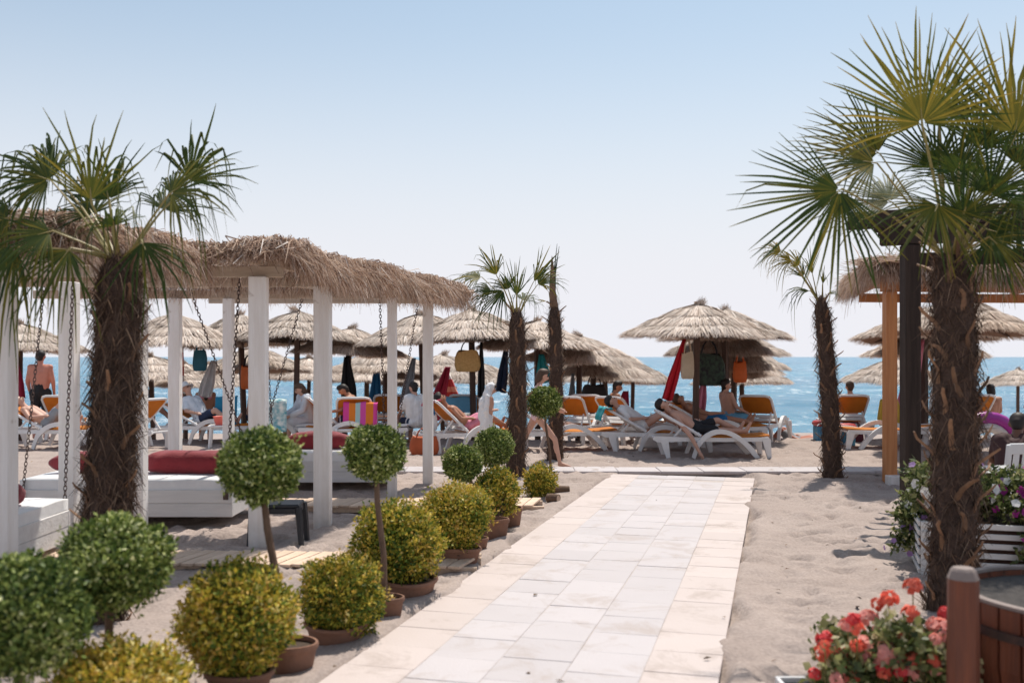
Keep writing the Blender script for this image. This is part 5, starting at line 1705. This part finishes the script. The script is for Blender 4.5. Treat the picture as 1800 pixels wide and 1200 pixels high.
tote('black bag hanging on a pole at left just right of the palm', -9.35, 24.9, 1.0, .6, .7, .25, C_navy)
tote('dark bag hanging on a far pole left of the slim green palm', -1.65, 25.1, .95, .7, .6, .25, C_navy)
tote('orange cloth bag lying under the lounger behind the last white post', -1.52, 17.25, .0, .5, .32, .3, plain('burnt_orange_cloth', (.42, .09, .03)), group='bags on the sand')
tote('white bag standing on the lounger end behind the last white post', -1.42, 17.62, .40, .2, .28, .16, C_white, C_blue, group='bags on the sand')
tote('mustard beach bag on the flat lounger left of the orange post', 7.35, 19.4, .35, .42, .5, .25, C_yellow, C_black, group='bags on the sand')
tote('dark maroon bag in the sand beside the right cool box', 6.82, 19.75, .0, .3, .28, .22, plain('maroon_cloth', (.12, .02, .03)), group='bags on the sand')


def cooler(label, p, w):
    T = thing('cool_box', label, 'cool box', (p.x, p.y, zg(p.x, p.y)), .05, 'cool boxes on the sand')
    MB().box((0, 0, .16), (w, .3, .32), ch=.02).build('box', nmat('blue_cooler_plastic', (.04, .22, .42), (.10, .34, .5), rough=.5, scale=6), T, True)
    MB().box((0, 0, .37), (w + .05, .34, .11), ch=.04).build('lid', plain('red_cooler_lid', (.50, .06, .06), rough=.45), T, True)
    pts = [(math.cos(t) * (w / 2 + .03), 0, .33 + math.sin(t) * .06) for t in [math.pi * k / 6 for k in range(7)]]
    MB().tube([(x, -.19, z) for x, _, z in pts], .012, n=5).build('handle', M_plastic, T, True)


cooler('blue cool box with red lid left of the slim right palm', gp(1452, 776), .44)
cooler('blue cool box with red lid right of the slim right palm', gp(1480, 783), .42)

# towels and small things lying on the loungers
def draped(label, x, y, z, a, w, l, mat, bend, seed, name='beach_towel'):
    rs = random.Random(seed); ph = [rs.uniform(0, 6) for _ in range(3)]
    def fn(u, v):
        s = (v - bend) * l
        wave = .012 * math.sin(u * 11 + ph[0]) + .01 * math.sin(v * 9 + ph[1])
        if s < 0: return ((u - .5) * w, s * .25 + wave - .03, s * .95)
        return ((u - .5) * w, s * .62 + wave, -s * .75 + wave) if False else ((u - .5) * w, s * .95, wave - s * .05)
    return sheet(name, label, 'towel', fn, 14, 18, mat, .008, (x, y, zg(x, y) + z), a, 'towels on the loungers')


draped('pink, orange and teal striped towel spread over a lounger back', -2.86, 18.80, .84, .06, .64, .55, C_stripe, .8, 1)
draped('white beach towel with leaf print draped behind the third white post', -4.55, 18.75, .9, .2, .6, .9, C_leafy, .7, 2)
draped('teal towel over the head end of the reader lounger', 1.62, 17.82, .80, -1.45, .6, .4, C_teal, .6, 3)
draped('light blue towel over the lounger back behind the straw bag', -1.06, 20.65, .90, .1, .66, .5, C_sky, .65, 4)
draped('deep blue towel hung beside the blond woman', -5.62, 19.62, .92, .1, .42, .8, plain('petrol_towel', (.015, .2, .34)), .85, 5)
draped('red towel rolled over the back of the near left lounger', -1.45, 17.63, .94, -1.13, .5, .25, C_crimson, .5, 6)


def side_table(label, x, y, rz):
    T = thing('side_table', label, 'table', (x, y, zg(x, y)), rz)
    MB().box((0, 0, .42), (.45, .45, .03), ch=.01).build('top', M_plastic, T)
    for sx in (-1, 1):
        for sy in (-1, 1):
            MB().tube([(sx * .17, sy * .17, .41), (sx * .2, sy * .2, 0)], [.025, .02], n=6).build('leg', M_plastic, T)


side_table('small white plastic table holding a red cup behind the second palm side post', -5.42, 18.55, .2)
T = thing('red_cup', 'coral red plastic tub standing on the small white table', 'tub', (-5.42, 18.5, .437))
MB().lathe([(.09, 0), (.13, .15), (.14, .16), (.12, .15), (.085, .015)], 16).build('bowl', plain('coral_plastic', (.8, .16, .12), rough=.4), T, True)
T = thing('water_bottle', 'teal water bottle standing beside the reader lounger', 'bottle', (2.62, 18.75, .38))
MB().lathe([(.035, 0), (.04, .02), (.04, .17), (.018, .21), (.018, .24)], 12).build('bottle_body', plain('teal_plastic', (.05, .45, .45), rough=.3), T, True)
MB().lathe([(.02, .235), (.02, .262), (.001, .262)], 10).build('cap', M_plastic, T, True)
MB().box((2.62, 18.75, .19), (.4, .4, .38), ch=.02).build('plastic_stand', M_plastic)
tag(bpy.data.objects['plastic_stand'], 'white plastic stand holding the teal bottle', 'stand')
T = thing('purple_ring', 'magenta swim ring leaning behind the white plastic chair', 'swim ring', (5.35, 11.2, .66), .1)
for k, (m_, r_) in enumerate(((C_purple, .36), (plain('pale_vinyl', (.75, .72, .68), rough=.35), .25))):
    pts = [(math.cos(t) * r_, 0, math.sin(t) * r_) for t in [2 * math.pi * q / 24 for q in range(25)]]
    MB().tube(pts, .07 - .012 * k, n=10, cap=False).build('outer_tube' if k == 0 else 'inner_tube', m_, T, True)


def plastic_chair(label, x, y, rz):
    T = thing('plastic_chair', label, 'chair', (x, y, 0), rz)
    MB().box((0, 0, .43), (.46, .44, .035), ch=.012).build('seat', M_plastic, T)
    for sx in (-1, 1):
        for sy in (-1, 1):
            MB().tube([(sx * .2, sy * .19, .43), (sx * .23, sy * .22, 0)], [.026, .02], n=6).build('leg', M_plastic, T)
        MB().beam((sx * .205, -.2, .43), (sx * .215, -.29, .90), .05, .035, up=(0, 1, 0), ch=.006).build('back_upright', M_plastic, T)
        MB().tube([(sx * .235, -.22, .64), (sx * .245, 0, .66), (sx * .24, .17, .62), (sx * .22, .2, .44)], .024, n=6).build('armrest', M_plastic, T, True)
    for z, h in ((.86, .10), (.50, .05)):
        MB().beam((-.21, -.2 - .09 * (z - .43) / .47, z), (.21, -.2 - .09 * (z - .43) / .47, z), .028, h, up=(0, -.18, 1), ch=.005).build('back_rail', M_plastic, T)
    for k in range(4):
        x_ = -.135 + k * .09
        MB().beam((x_, -.213, .5), (x_, -.28, .84), .05, .018, up=(0, 1, 0)).build('back_slat', M_plastic, T)


plastic_chair('white plastic chair with slotted back behind the petunia planter', 4.72, 9.4, .12)
plastic_chair('white plastic chair mostly off the right picture edge', 5.25, 9.5, -.1)
# ------------------------------------------------------------------ people
def capsule(mb, a, b, ra, rb, n=10):
    a, b = Vector(a), Vector(b); d = b - a
    if d.length < 1e-5: d = Vector((0, 0, 1e-3)); b = a + d
    t = d.normalized(); r = t.cross(Vector((0, 0, 1)))
    if r.length < .1: r = t.cross(Vector((0, 1, 0)))
    r.normalize(); s = t.cross(r)
    rings = []
    for k in range(1, 4):
        q = math.pi / 2 * k / 4 + 0; rings.append((a - t * ra * math.cos(q), ra * math.sin(q)))
    rings.append((a, ra)); rings.append((b, rb))
    for k in (3, 2, 1):
        q = math.pi / 2 * k / 4; rings.append((b + t * rb * math.cos(q), rb * math.sin(q)))
    o = len(mb.v)
    mb.v.append(tuple(a - t * ra))
    for c, rr in rings:
        for k in range(n):
            w = 2 * math.pi * k / n; mb.v.append(tuple(c + r * math.cos(w) * rr + s * math.sin(w) * rr))
    mb.v.append(tuple(b + t * rb)); e = len(mb.v) - 1; m = len(rings)
    for k in range(n):
        k2 = (k + 1) % n
        mb.f.append((o, o + 1 + k2, o + 1 + k)); mb.f.append((e, o + 1 + (m - 1) * n + k, o + 1 + (m - 1) * n + k2))
        for i in range(m - 1):
            mb.f.append((o + 1 + i * n + k, o + 1 + i * n + k2, o + 1 + (i + 1) * n + k2, o + 1 + (i + 1) * n + k))


def fuse(mb, name, vox, it=6):
    """one continuous skin over overlapping volumes"""
    me = bpy.data.meshes.new(name); me.from_pydata(mb.v, [], mb.f)
    bm = bmesh.new(); bm.from_mesh(me); bmesh.ops.recalc_face_normals(bm, faces=bm.faces[:]); bm.to_mesh(me); bm.free()
    o = bpy.data.objects.new(name, me); COL.objects.link(o)
    rm = o.modifiers.new('r', 'REMESH'); rm.mode = 'VOXEL'; rm.voxel_size = vox
    sm = o.modifiers.new('s', 'SMOOTH'); sm.iterations = it; sm.factor = .5
    dg = bpy.context.evaluated_depsgraph_get()
    out = bpy.data.meshes.new_from_object(o.evaluated_get(dg))
    out.name = name
    bpy.data.objects.remove(o); bpy.data.meshes.remove(me)
    out.polygons.foreach_set('use_smooth', np.ones(len(out.polygons), dtype=bool))
    return out


def skin_mat(name, c):
    return nmat(name, c, tuple(x * .86 for x in c), rough=.5, scale=9, spec=.35)


SK = {'fair': skin_mat('fair_skin', (.60, .34, .25)), 'tan': skin_mat('tanned_skin', (.42, .205, .13)), 'pink': skin_mat('sunburnt_skin', (.58, .24, .17)),
      'dark': skin_mat('brown_skin', (.17, .075, .045))}
HR = {'dark': plain('dark_hair', (.02, .014, .012), rough=.6), 'brown': plain('brown_hair', (.09, .05, .03), rough=.6), 'blond': plain('blond_hair', (.36, .24, .13), rough=.6),
      'grey': plain('grey_hair', (.5, .48, .46), rough=.6)}
M_eye = plain('eye_dark', (.02, .015, .013), rough=.3); M_lip = plain('lip', (.36, .12, .1), rough=.5)


def pose(kind, **k):
    """joints in a frame with x forward, y left, z up; lengths for a 1.72 m adult"""
    J = {}
    g = k.get
    if kind in ('stand', 'walk'):
        lean = g('lean', .0)
        J['pel'] = V3(0, 0, .94); J['che'] = V3(lean * .4, 0, 1.28); J['nek'] = V3(lean * .55, 0, 1.45); J['hed'] = V3(lean * .8 + .03, 0, 1.585)
        st = .42 if kind == 'walk' else 0.0
        for s, S in ((1, 'L'), (-1, 'R')):
            f = st * (1 if s < 0 else -1)
            J['sh' + S] = V3(lean * .5, s * .175, 1.39); J['el' + S] = V3(lean * .3 - f * .35, s * .235, 1.13); J['ha' + S] = V3(.10 + lean * .3 - f * .2, s * .22, .90)
            J['hi' + S] = V3(0, s * .09, .90); J['kn' + S] = V3(f * .62 + .05, s * .10, .49 + (.02 if f < 0 else .01)); J['an' + S] = V3(f * 1.0 - .02 - (.12 if f < 0 else 0), s * .1, .08 + (.07 if f < 0 else 0))
            J['to' + S] = V3(f * 1.0 + .15 - (.12 if f < 0 else 0), s * .115, .028)
    elif kind == 'sit':      # seated, seat height g('seat')
        h = g('seat', .42); lean = g('lean', .0)
        J['pel'] = V3(0, 0, h + .11); J['che'] = V3(lean * .38, 0, h + .45 - abs(lean) * .10); J['nek'] = V3(lean * .58, 0, h + .62 - abs(lean) * .18); J['hed'] = V3(lean * .8 + .03, 0, h + .755 - abs(lean) * .3)
        for s, S in ((1, 'L'), (-1, 'R')):
            J['sh' + S] = V3(lean * .52, s * .175, h + .56 - abs(lean) * .16); J['el' + S] = V3(lean * .55 + .10, s * .25, h + .30); J['ha' + S] = V3(lean * .5 + .33, s * .17, h + .2 + g('hand', 0))
            J['hi' + S] = V3(.02, s * .09, h + .09); J['kn' + S] = V3(.42, s * .13, h + .09); J['an' + S] = V3(.46 + g('legs', 0), s * .13, max(.08, h - .34)); J['to' + S] = V3(.62 + g('legs', 0), s * .14, max(.03, h - .40))
    elif kind == 'lie':      # on a lounger, trunk raised by ang
        a = g('ang', R(30)); h = g('seat', .40); ca, sa = math.cos(a), math.sin(a); kr = g('knee', .0)
        J['pel'] = V3(0, 0, h + .10); J['che'] = V3(-.34 * ca, 0, h + .12 + .34 * sa); J['nek'] = V3(-.51 * ca, 0, h + .13 + .51 * sa); J['hed'] = V3(-.64 * ca, 0, h + .17 + .64 * sa)
        for s, S in ((1, 'L'), (-1, 'R')):
            J['sh' + S] = V3(-.45 * ca, s * .175, h + .11 + .45 * sa); J['el' + S] = V3(-.28 * ca, s * .29, h + .10 + .2 * sa); J['ha' + S] = V3(-.02, s * .2, h + .22)
            J['hi' + S] = V3(0, s * .09, h + .08); k_ = kr if s > 0 or not g('one') else 0
            kx = math.sqrt(max(.05, .42 ** 2 - k_ ** 2)); J['kn' + S] = V3(kx, s * .11, h + .07 + k_)
            ax_ = kx + math.sqrt(max(.02, .41 ** 2 - k_ ** 2)); J['an' + S] = V3(ax_, s * .11, h + .06); J['to' + S] = V3(ax_ + .08, s * .12, h + .20)
    J['face'] = V3(1, 0, 0)
    if kind == 'lie': J['face'] = V3(math.sin(g('ang', R(30))) * .9 + .35, 0, math.cos(g('ang', R(30)))).normalized()
    for key, v in k.get('set', {}).items(): J[key] = V3(*v)
    return J


def V3(*a): return Vector(a)


def person(label, loc, rz, J, skin='fair', hair='dark', wear=(), hairstyle='short', scale=1.0, slim=1.0, vox=.0125, hat=None, extra=None):
    T = thing('person', label, 'person', loc, rz)
    T.scale = (scale,) * 3
    J = {k: Vector(v) for k, v in J.items()}
    g = slim
    up = (J['hed'] - J['nek']).normalized(); f = (J['face'] - up * J['face'].dot(up) * .6).normalized(); sd = up.cross(f).normalized()
    mb = MB(); C = lambda *a: capsule(mb, *a)
    C(J['pel'], J['che'], .118 * g, .125 * g)
    C(J['hiL'], J['hiR'], .10 * g, .10 * g)
    C(J['shL'], J['shR'], .062 * g, .062 * g)
    for S in 'LR':
        C(J['hi' + S].lerp(J['pel'], .3), J['sh' + S].lerp(J['che'], .35), .088 * g, .098 * g)
        C(J['sh' + S], J['el' + S], .052 * g, .040 * g); C(J['el' + S], J['ha' + S], .041 * g, .027 * g)
        fd = (J['ha' + S] - J['el' + S]).normalized(); sdh = fd.cross(J['sh' + S] - J['pel'])
        sdh = sdh.normalized() if sdh.length > .01 else Vector((0, 0, 1))
        pw = J['ha' + S]; C(pw, pw + fd * .07, .027, .033)
        for q in range(4):
            o_ = sdh * (.013 * (q - 1.5) * 1.35); ln = (.062, .075, .07, .052)[q]
            C(pw + fd * .08 + o_, pw + fd * (.08 + ln) + o_ * 1.3 + up * -.006, .0095, .0075, 6)
        C(pw + fd * .03 + sdh * .025, pw + fd * .075 + sdh * .055, .011, .009, 6)
        C(J['hi' + S], J['kn' + S], .086 * g, .058 * g); C(J['kn' + S], J['an' + S], .055 * g, .037 * g)
        calf = J['kn' + S].lerp(J['an' + S], .3); bd = (J['to' + S] - J['an' + S]).normalized() * -.015
        C(calf + bd, J['kn' + S].lerp(J['an' + S], .5) + bd, .054 * g, .046 * g)
        C(J['an' + S], J['to' + S], .036, .027); C(J['an' + S] + bd * 1.4 - (J['kn' + S] - J['an' + S]).normalized() * .02, J['to' + S].lerp(J['an' + S], .4), .032, .033)
    C(J['nek'] - up * .06, J['hed'], .056 * g, .052)
    H = J['hed']
    C(H + up * .02 - f * .015, H + up * .035 - f * .012, .087, .085, 14); C(H + f * .018 - up * .02, H + f * .022 - up * .062, .070, .05, 12)
    C(H + f * .092 + up * .012, H + f * .108 - up * .02, .009, .014, 6)
    C(H + f * .084 - up * .052, H + f * .086 - up * .053, .018, .018, 6)
    for s in (-1, 1): C(H + sd * s * .084 + up * .015 - f * .01, H + sd * s * .086 - up * .018 - f * .005, .018, .013, 6)
    me = fuse(mb, 'body', vox, 4); me.materials.append(SK[skin])
    obj('body', me, None, T)
    fc = MB()
    for s in (-1, 1): fc.sphere(H + f * .080 + sd * s * .032 + up * .015, .0115, 8, 6)
    fc.build('eyes', M_eye, T, True)
    MB().sphere(H + f * .094 - up * .05, (.012, .02, .006), 8, 6).build('mouth', M_lip, T, True)
    # hair
    if hairstyle:
        hb = MB(); D = lambda *a: capsule(hb, *a)
        D(H + up * .045 - f * .028, H + up * .050 - f * .020, .090, .088, 14)
        D(H + up * .085 + f * .02, H + up * .08 - f * .03, .055, .06)
        if hairstyle == 'short': D(H - f * .045, H - f * .04 - up * .03, .075, .06)
        if hairstyle in ('bob', 'long', 'bun'):
            D(H - f * .04, H - f * .05 - up * .07, .085, .07)
            for s in (-1, 1): D(H + sd * s * .066 + up * .02 - f * .02, H + sd * s * .065 - up * .08 - f * .03, .035, .028)
        if hairstyle == 'long': D(H - f * .055 - up * .05, J['che'] - f * .10, .07, .045)
        if hairstyle == 'bun': D(H + up * .07 - f * .10, H + up * .08 - f * .105, .045, .045)
        if hairstyle == 'beard': D(H - f * .045, H - f * .04 - up * .03, .075, .06)
        m_ = fuse(hb, 'hair', .013, 3); m_.materials.append(HR[hair]); obj('hair', m_, None, T)
        if hairstyle == 'beard':
            bb = MB(); capsule(bb, H + f * .035 - up * .07, H + f * .05 - up * .075, .05, .04)
            m_ = fuse(bb, 'beard', .012, 2); m_.materials.append(HR[hair]); obj('beard', m_, None, T)
    if hat:
        hb = MB(); hb.lathe([(.001, .11), (.07, .1), (.098, .03), (.1, .0), (.17, -.015), (.17, -.022), (.1, -.01)], 20)
        q = up.to_track_quat('Z', 'Y')
        hb.v = [tuple(q @ Vector(v) + H + up * .05 - f * .01) for v in hb.v]
        hb.build('hat', hat, T, True)
    for (kind, m_) in wear:
        wb = MB(); E = lambda *a: capsule(wb, *a)
        if kind == 'shorts':
            E(J['hiL'], J['hiR'], .118 * g, .118 * g); E(J['pel'], J['pel'] + (J['che'] - J['pel']) * .25, .135 * g, .13 * g)
            for S in 'LR': E(J['hi' + S], J['hi' + S].lerp(J['kn' + S], .72), .103 * g, .088 * g)
        if kind == 'trousers':
            E(J['hiL'], J['hiR'], .118 * g, .118 * g)
            for S in 'LR': E(J['hi' + S], J['kn' + S], .102 * g, .075 * g); E(J['kn' + S], J['an' + S], .075 * g, .055 * g)
        if kind == 'briefs':
            E(J['hiL'], J['hiR'], .108 * g, .108 * g); E(J['pel'], J['pel'] + (J['che'] - J['pel']) * .1, .125 * g, .12 * g)
        if kind == 'top':
            c = J['che'] + (J['nek'] - J['che']) * .05
            E(c + (J['shL'] - c) * .45, c + (J['shR'] - c) * .45, .112 * g, .112 * g)
            for S in 'LR': E(c + (J['sh' + S] - c) * .5, J['sh' + S].lerp(J['nek'], .4) + up * .03, .03, .02)
        if kind == 'shirt':
            E(J['pel'], J['che'], .14 * g, .148 * g); E(J['shL'].lerp(J['shR'], .03), J['shR'].lerp(J['shL'], .03), .076 * g, .076 * g); E(J['hiL'], J['hiR'], .122 * g, .122 * g)
            for S in 'LR':
                E(J['hi' + S].lerp(J['pel'], .3), J['sh' + S].lerp(J['che'], .35), .112 * g, .12 * g); E(J['sh' + S], J['sh' + S].lerp(J['el' + S], .72), .073 * g, .062 * g)
        if kind == 'robe':
            E(J['pel'], J['che'], .15 * g, .155 * g); E(J['shL'], J['shR'], .082 * g, .082 * g)
            for S in 'LR':
                E(J['hi' + S], J['sh' + S], .13 * g, .10 * g); E(J['sh' + S], J['el' + S], .078 * g, .066 * g); E(J['el' + S], J['el' + S].lerp(J['ha' + S], .8), .064 * g, .06 * g)
                E(J['hi' + S], J['hi' + S].lerp(J['kn' + S], .9), .12 * g, .11 * g)
        if kind == 'hood':   # towel over head and body, open at the face
            E(H + up * .045 - f * .06, H + up * .06 - f * .045, .112, .108); E(H - f * .07, J['nek'] - f * .06, .10, .11)
            for s in (-1, 1): E(H + sd * s * .075 + up * .03 - f * .07, J['nek'] + sd * s * .11 - f * .05, .040, .07)
            E(J['che'] - f * .085, J['pel'] - f * .05, .15, .18); E(J['shL'] - f * .035, J['shR'] - f * .035, .08, .08)
            for S in 'LR':
                E(J['sh' + S] - f * .04, J['el' + S] - f * .04, .078, .07); E(J['el' + S] - f * .03, J['kn' + S] - f * .06, .06, .09)
                E(J['hi' + S] - f * .03, J['kn' + S].lerp(J['an' + S], .5) - f * .02, .15, .19)
        wm = fuse(wb, kind if kind != 'hood' else 'hooded_towel', .014, 4); wm.materials.append(m_)
        co = np.empty(len(wm.vertices) * 3, dtype=np.float32); wm.vertices.foreach_get('co', co); co = co.reshape(-1, 3)
        nn = np.empty_like(co).ravel(); wm.vertices.foreach_get('normal', nn); nn = nn.reshape(-1, 3)
        fz = Noise2(len(wm.vertices) % 97); amp = .016 if kind == 'hood' else .007
        ang_ = np.arctan2(co[:, 1], co[:, 0] + .05)
        dsp = amp * (fz(ang_ * 5 + 30, co[:, 2] * 2.2 + 30) + .7 * fz(co[:, 0] * 16 + 40, co[:, 2] * 13 + co[:, 1] * 9 + 40))
        wm.vertices.foreach_set('co', (co + nn * dsp[:, None]).astype(np.float32).ravel()); wm.update()
        obj({'top': 'bikini_top', 'hood': 'hooded_towel'}.get(kind, kind), wm, None, T)
    return T


PI2 = math.pi / 2
zl = lambda x, y: (x, y, zg(x, y))
# on the right of the path
ld = pose('lie', ang=R(30), seat=.385, knee=.16, one=True, set={'elR': (-.14, -.42, .38), 'haR': (-.02, -.50, .14)})
person('man in black shorts lying on the nearest lounger, arm hanging to the sand', (3.12, 16.95, 0), -.02, ld, 'fair', 'dark', [('shorts', C_black)])
person('dark haired reader lying propped on the second lounger under a white cloth', (2.34, 17.95, 0), 0, pose('lie', ang=R(32), seat=.385, knee=.22), 'fair', 'dark', [('shirt', C_white)])
person('person stretching long bare legs on the lounger behind the umbrella pole', (3.78, 19.3, 0), .07, pose('lie', ang=R(30), seat=.385, knee=.05, set={'elR': (-.05, -.3, .62), 'haR': (.22, -.16, .62)}), 'tan', 'brown', [('shorts', C_blue)])
person('man with sunglasses and dark hair sitting up behind the umbrella poles', zl(4.35, 20.0), .3, pose('sit', seat=.40, lean=-.1), 'fair', 'dark', [('shorts', C_sky)])
person('sunburnt bather lying on the sand with bent knee beside the sea', zl(6.05, 21.2), 2.6, pose('lie', ang=R(8), seat=-.06, knee=.30), 'pink', 'dark', [('shorts', C_grey)])
person('small figure whose head shows above the orange lounger by the cool boxes', zl(7.1, 20.9), PI2, pose('sit', seat=.40), 'fair', 'brown', [('briefs', C_navy)])
person('bather whose head and shoulders show above the lounger right of the big palm', zl(10.2, 21.2), PI2, pose('sit', seat=.40), 'tan', 'dark', [('briefs', C_navy)], 'bob')
person('brown skinned man with short dark hair on the white plastic chair', (4.80, 9.5, 0), PI2 - .6, pose('sit', seat=.44, lean=.25), 'dark', 'dark', [('shirt', plain('dark_print_cloth', (.06, .025, .025))), ('shorts', C_black)], scale=.93)
person('dark haired person sitting at the right picture edge', (5.6, 10.6, 0), 2.8, pose('sit', seat=.44), 'tan', 'dark', [('shirt', plain('brown_print_cloth', (.14, .05, .05)))], 'bob')
# middle
girl = pose('walk', lean=.10, set={'elR': (.16, -.2, 1.12), 'haR': (.40, -.12, 1.02), 'elL': (.16, .2, 1.12), 'haL': (.38, .12, 1.0)})
person('barefoot girl in a pale pink swimsuit striding right behind the topiary', gp(943, 822), .06, girl, 'fair', 'brown', [('briefs', plain('pale_pink_cloth', (.75, .52, .56))), ('top', plain('pale_pink_cloth', (.75, .52, .56)))], 'bob', scale=.885, slim=.86)
person('child wrapped in a white hooded towel walking beside the slim green palm', (-.42, 17.0, 0), .1, pose('stand', lean=.1, set={'haL': (.16, .08, 1.1), 'haR': (.16, -.08, 1.1), 'elL': (.0, .2, 1.08), 'elR': (.0, -.2, 1.08)}), 'fair', 'brown', [('hood', nmat('white_terry', (.82, .81, .81), (.74, .73, .73), rough=.95, scale=8, bump=.5, bscale=40))], 'short', scale=.72)
person('bather lying on the lounger behind the last white post, head showing', (-.82, 17.92, 0), .44, pose('lie', ang=R(38), seat=.385, knee=.2), 'tan', 'dark', [('shorts', C_pink)])
person('man in a white shirt seen from behind on the flat lounger', zl(-1.82, 18.95), 2.2, pose('sit', seat=.37, lean=.1), 'fair', 'dark', [('shirt', C_white), ('shorts', C_navy)])
person('bare backed bearded man leaning forward behind the striped towel', zl(-2.95, 19.2), math.pi, pose('sit', seat=.40, lean=.34, hand=.05), 'tan', 'dark', [('shorts', C_navy)], 'beard')
person('woman in a white robe looking down between the third and fourth posts', zl(-3.95, 19.4), math.pi + .5, pose('sit', seat=.37, lean=.2), 'fair', 'brown', [('robe', plain('bluish_white_cloth', (.68, .70, .75)))], 'bob')
person('blond woman seen from the side left of the third white post', zl(-5.2, 19.9), .25, pose('sit', seat=.40, lean=.1), 'fair', 'blond', [('top', C_navy), ('briefs', C_navy)], 'bun')
person('man in a white shirt and pale cap reclining between the two thin posts', (-6.1, 19.65, 0), -.35, pose('lie', ang=R(52), seat=.385, knee=.2), 'fair', 'grey', [('shirt', plain('white_tee_cloth', (.70, .74, .80))), ('shorts', C_navy)], 'short', hat=C_white)
person('person with dark hair lying left of the man in the pale cap', zl(-7.6, 20.4), .3, pose('lie', ang=R(40), seat=.36, knee=.3), 'tan', 'dark', [('shorts', C_sky)])
person('bather with raised knees on the leftmost lounger', (-8.65, 18.6, 0), .05, pose('lie', ang=R(30), seat=.385, knee=.34), 'fair', 'dark', [('shorts', C_grey)])
person('sunburnt man in black shorts standing with his back turned at far left', (-9.62, 20.3, 0), PI2 + .1, pose('stand'), 'pink', 'dark', [('shorts', C_black)], scale=1.07)
person('dark haired bather sitting right of the bare palm among the loungers', zl(2.05, 20.3), .2, pose('sit', seat=.36, lean=.1), 'tan', 'dark', [('shorts', C_navy)])
person('woman with long dark hair standing between two thin posts at left', zl(-7.2, 23.4), 1.9, pose('stand'), 'tan', 'dark', [('top', C_pink), ('briefs', C_pink)], 'long')
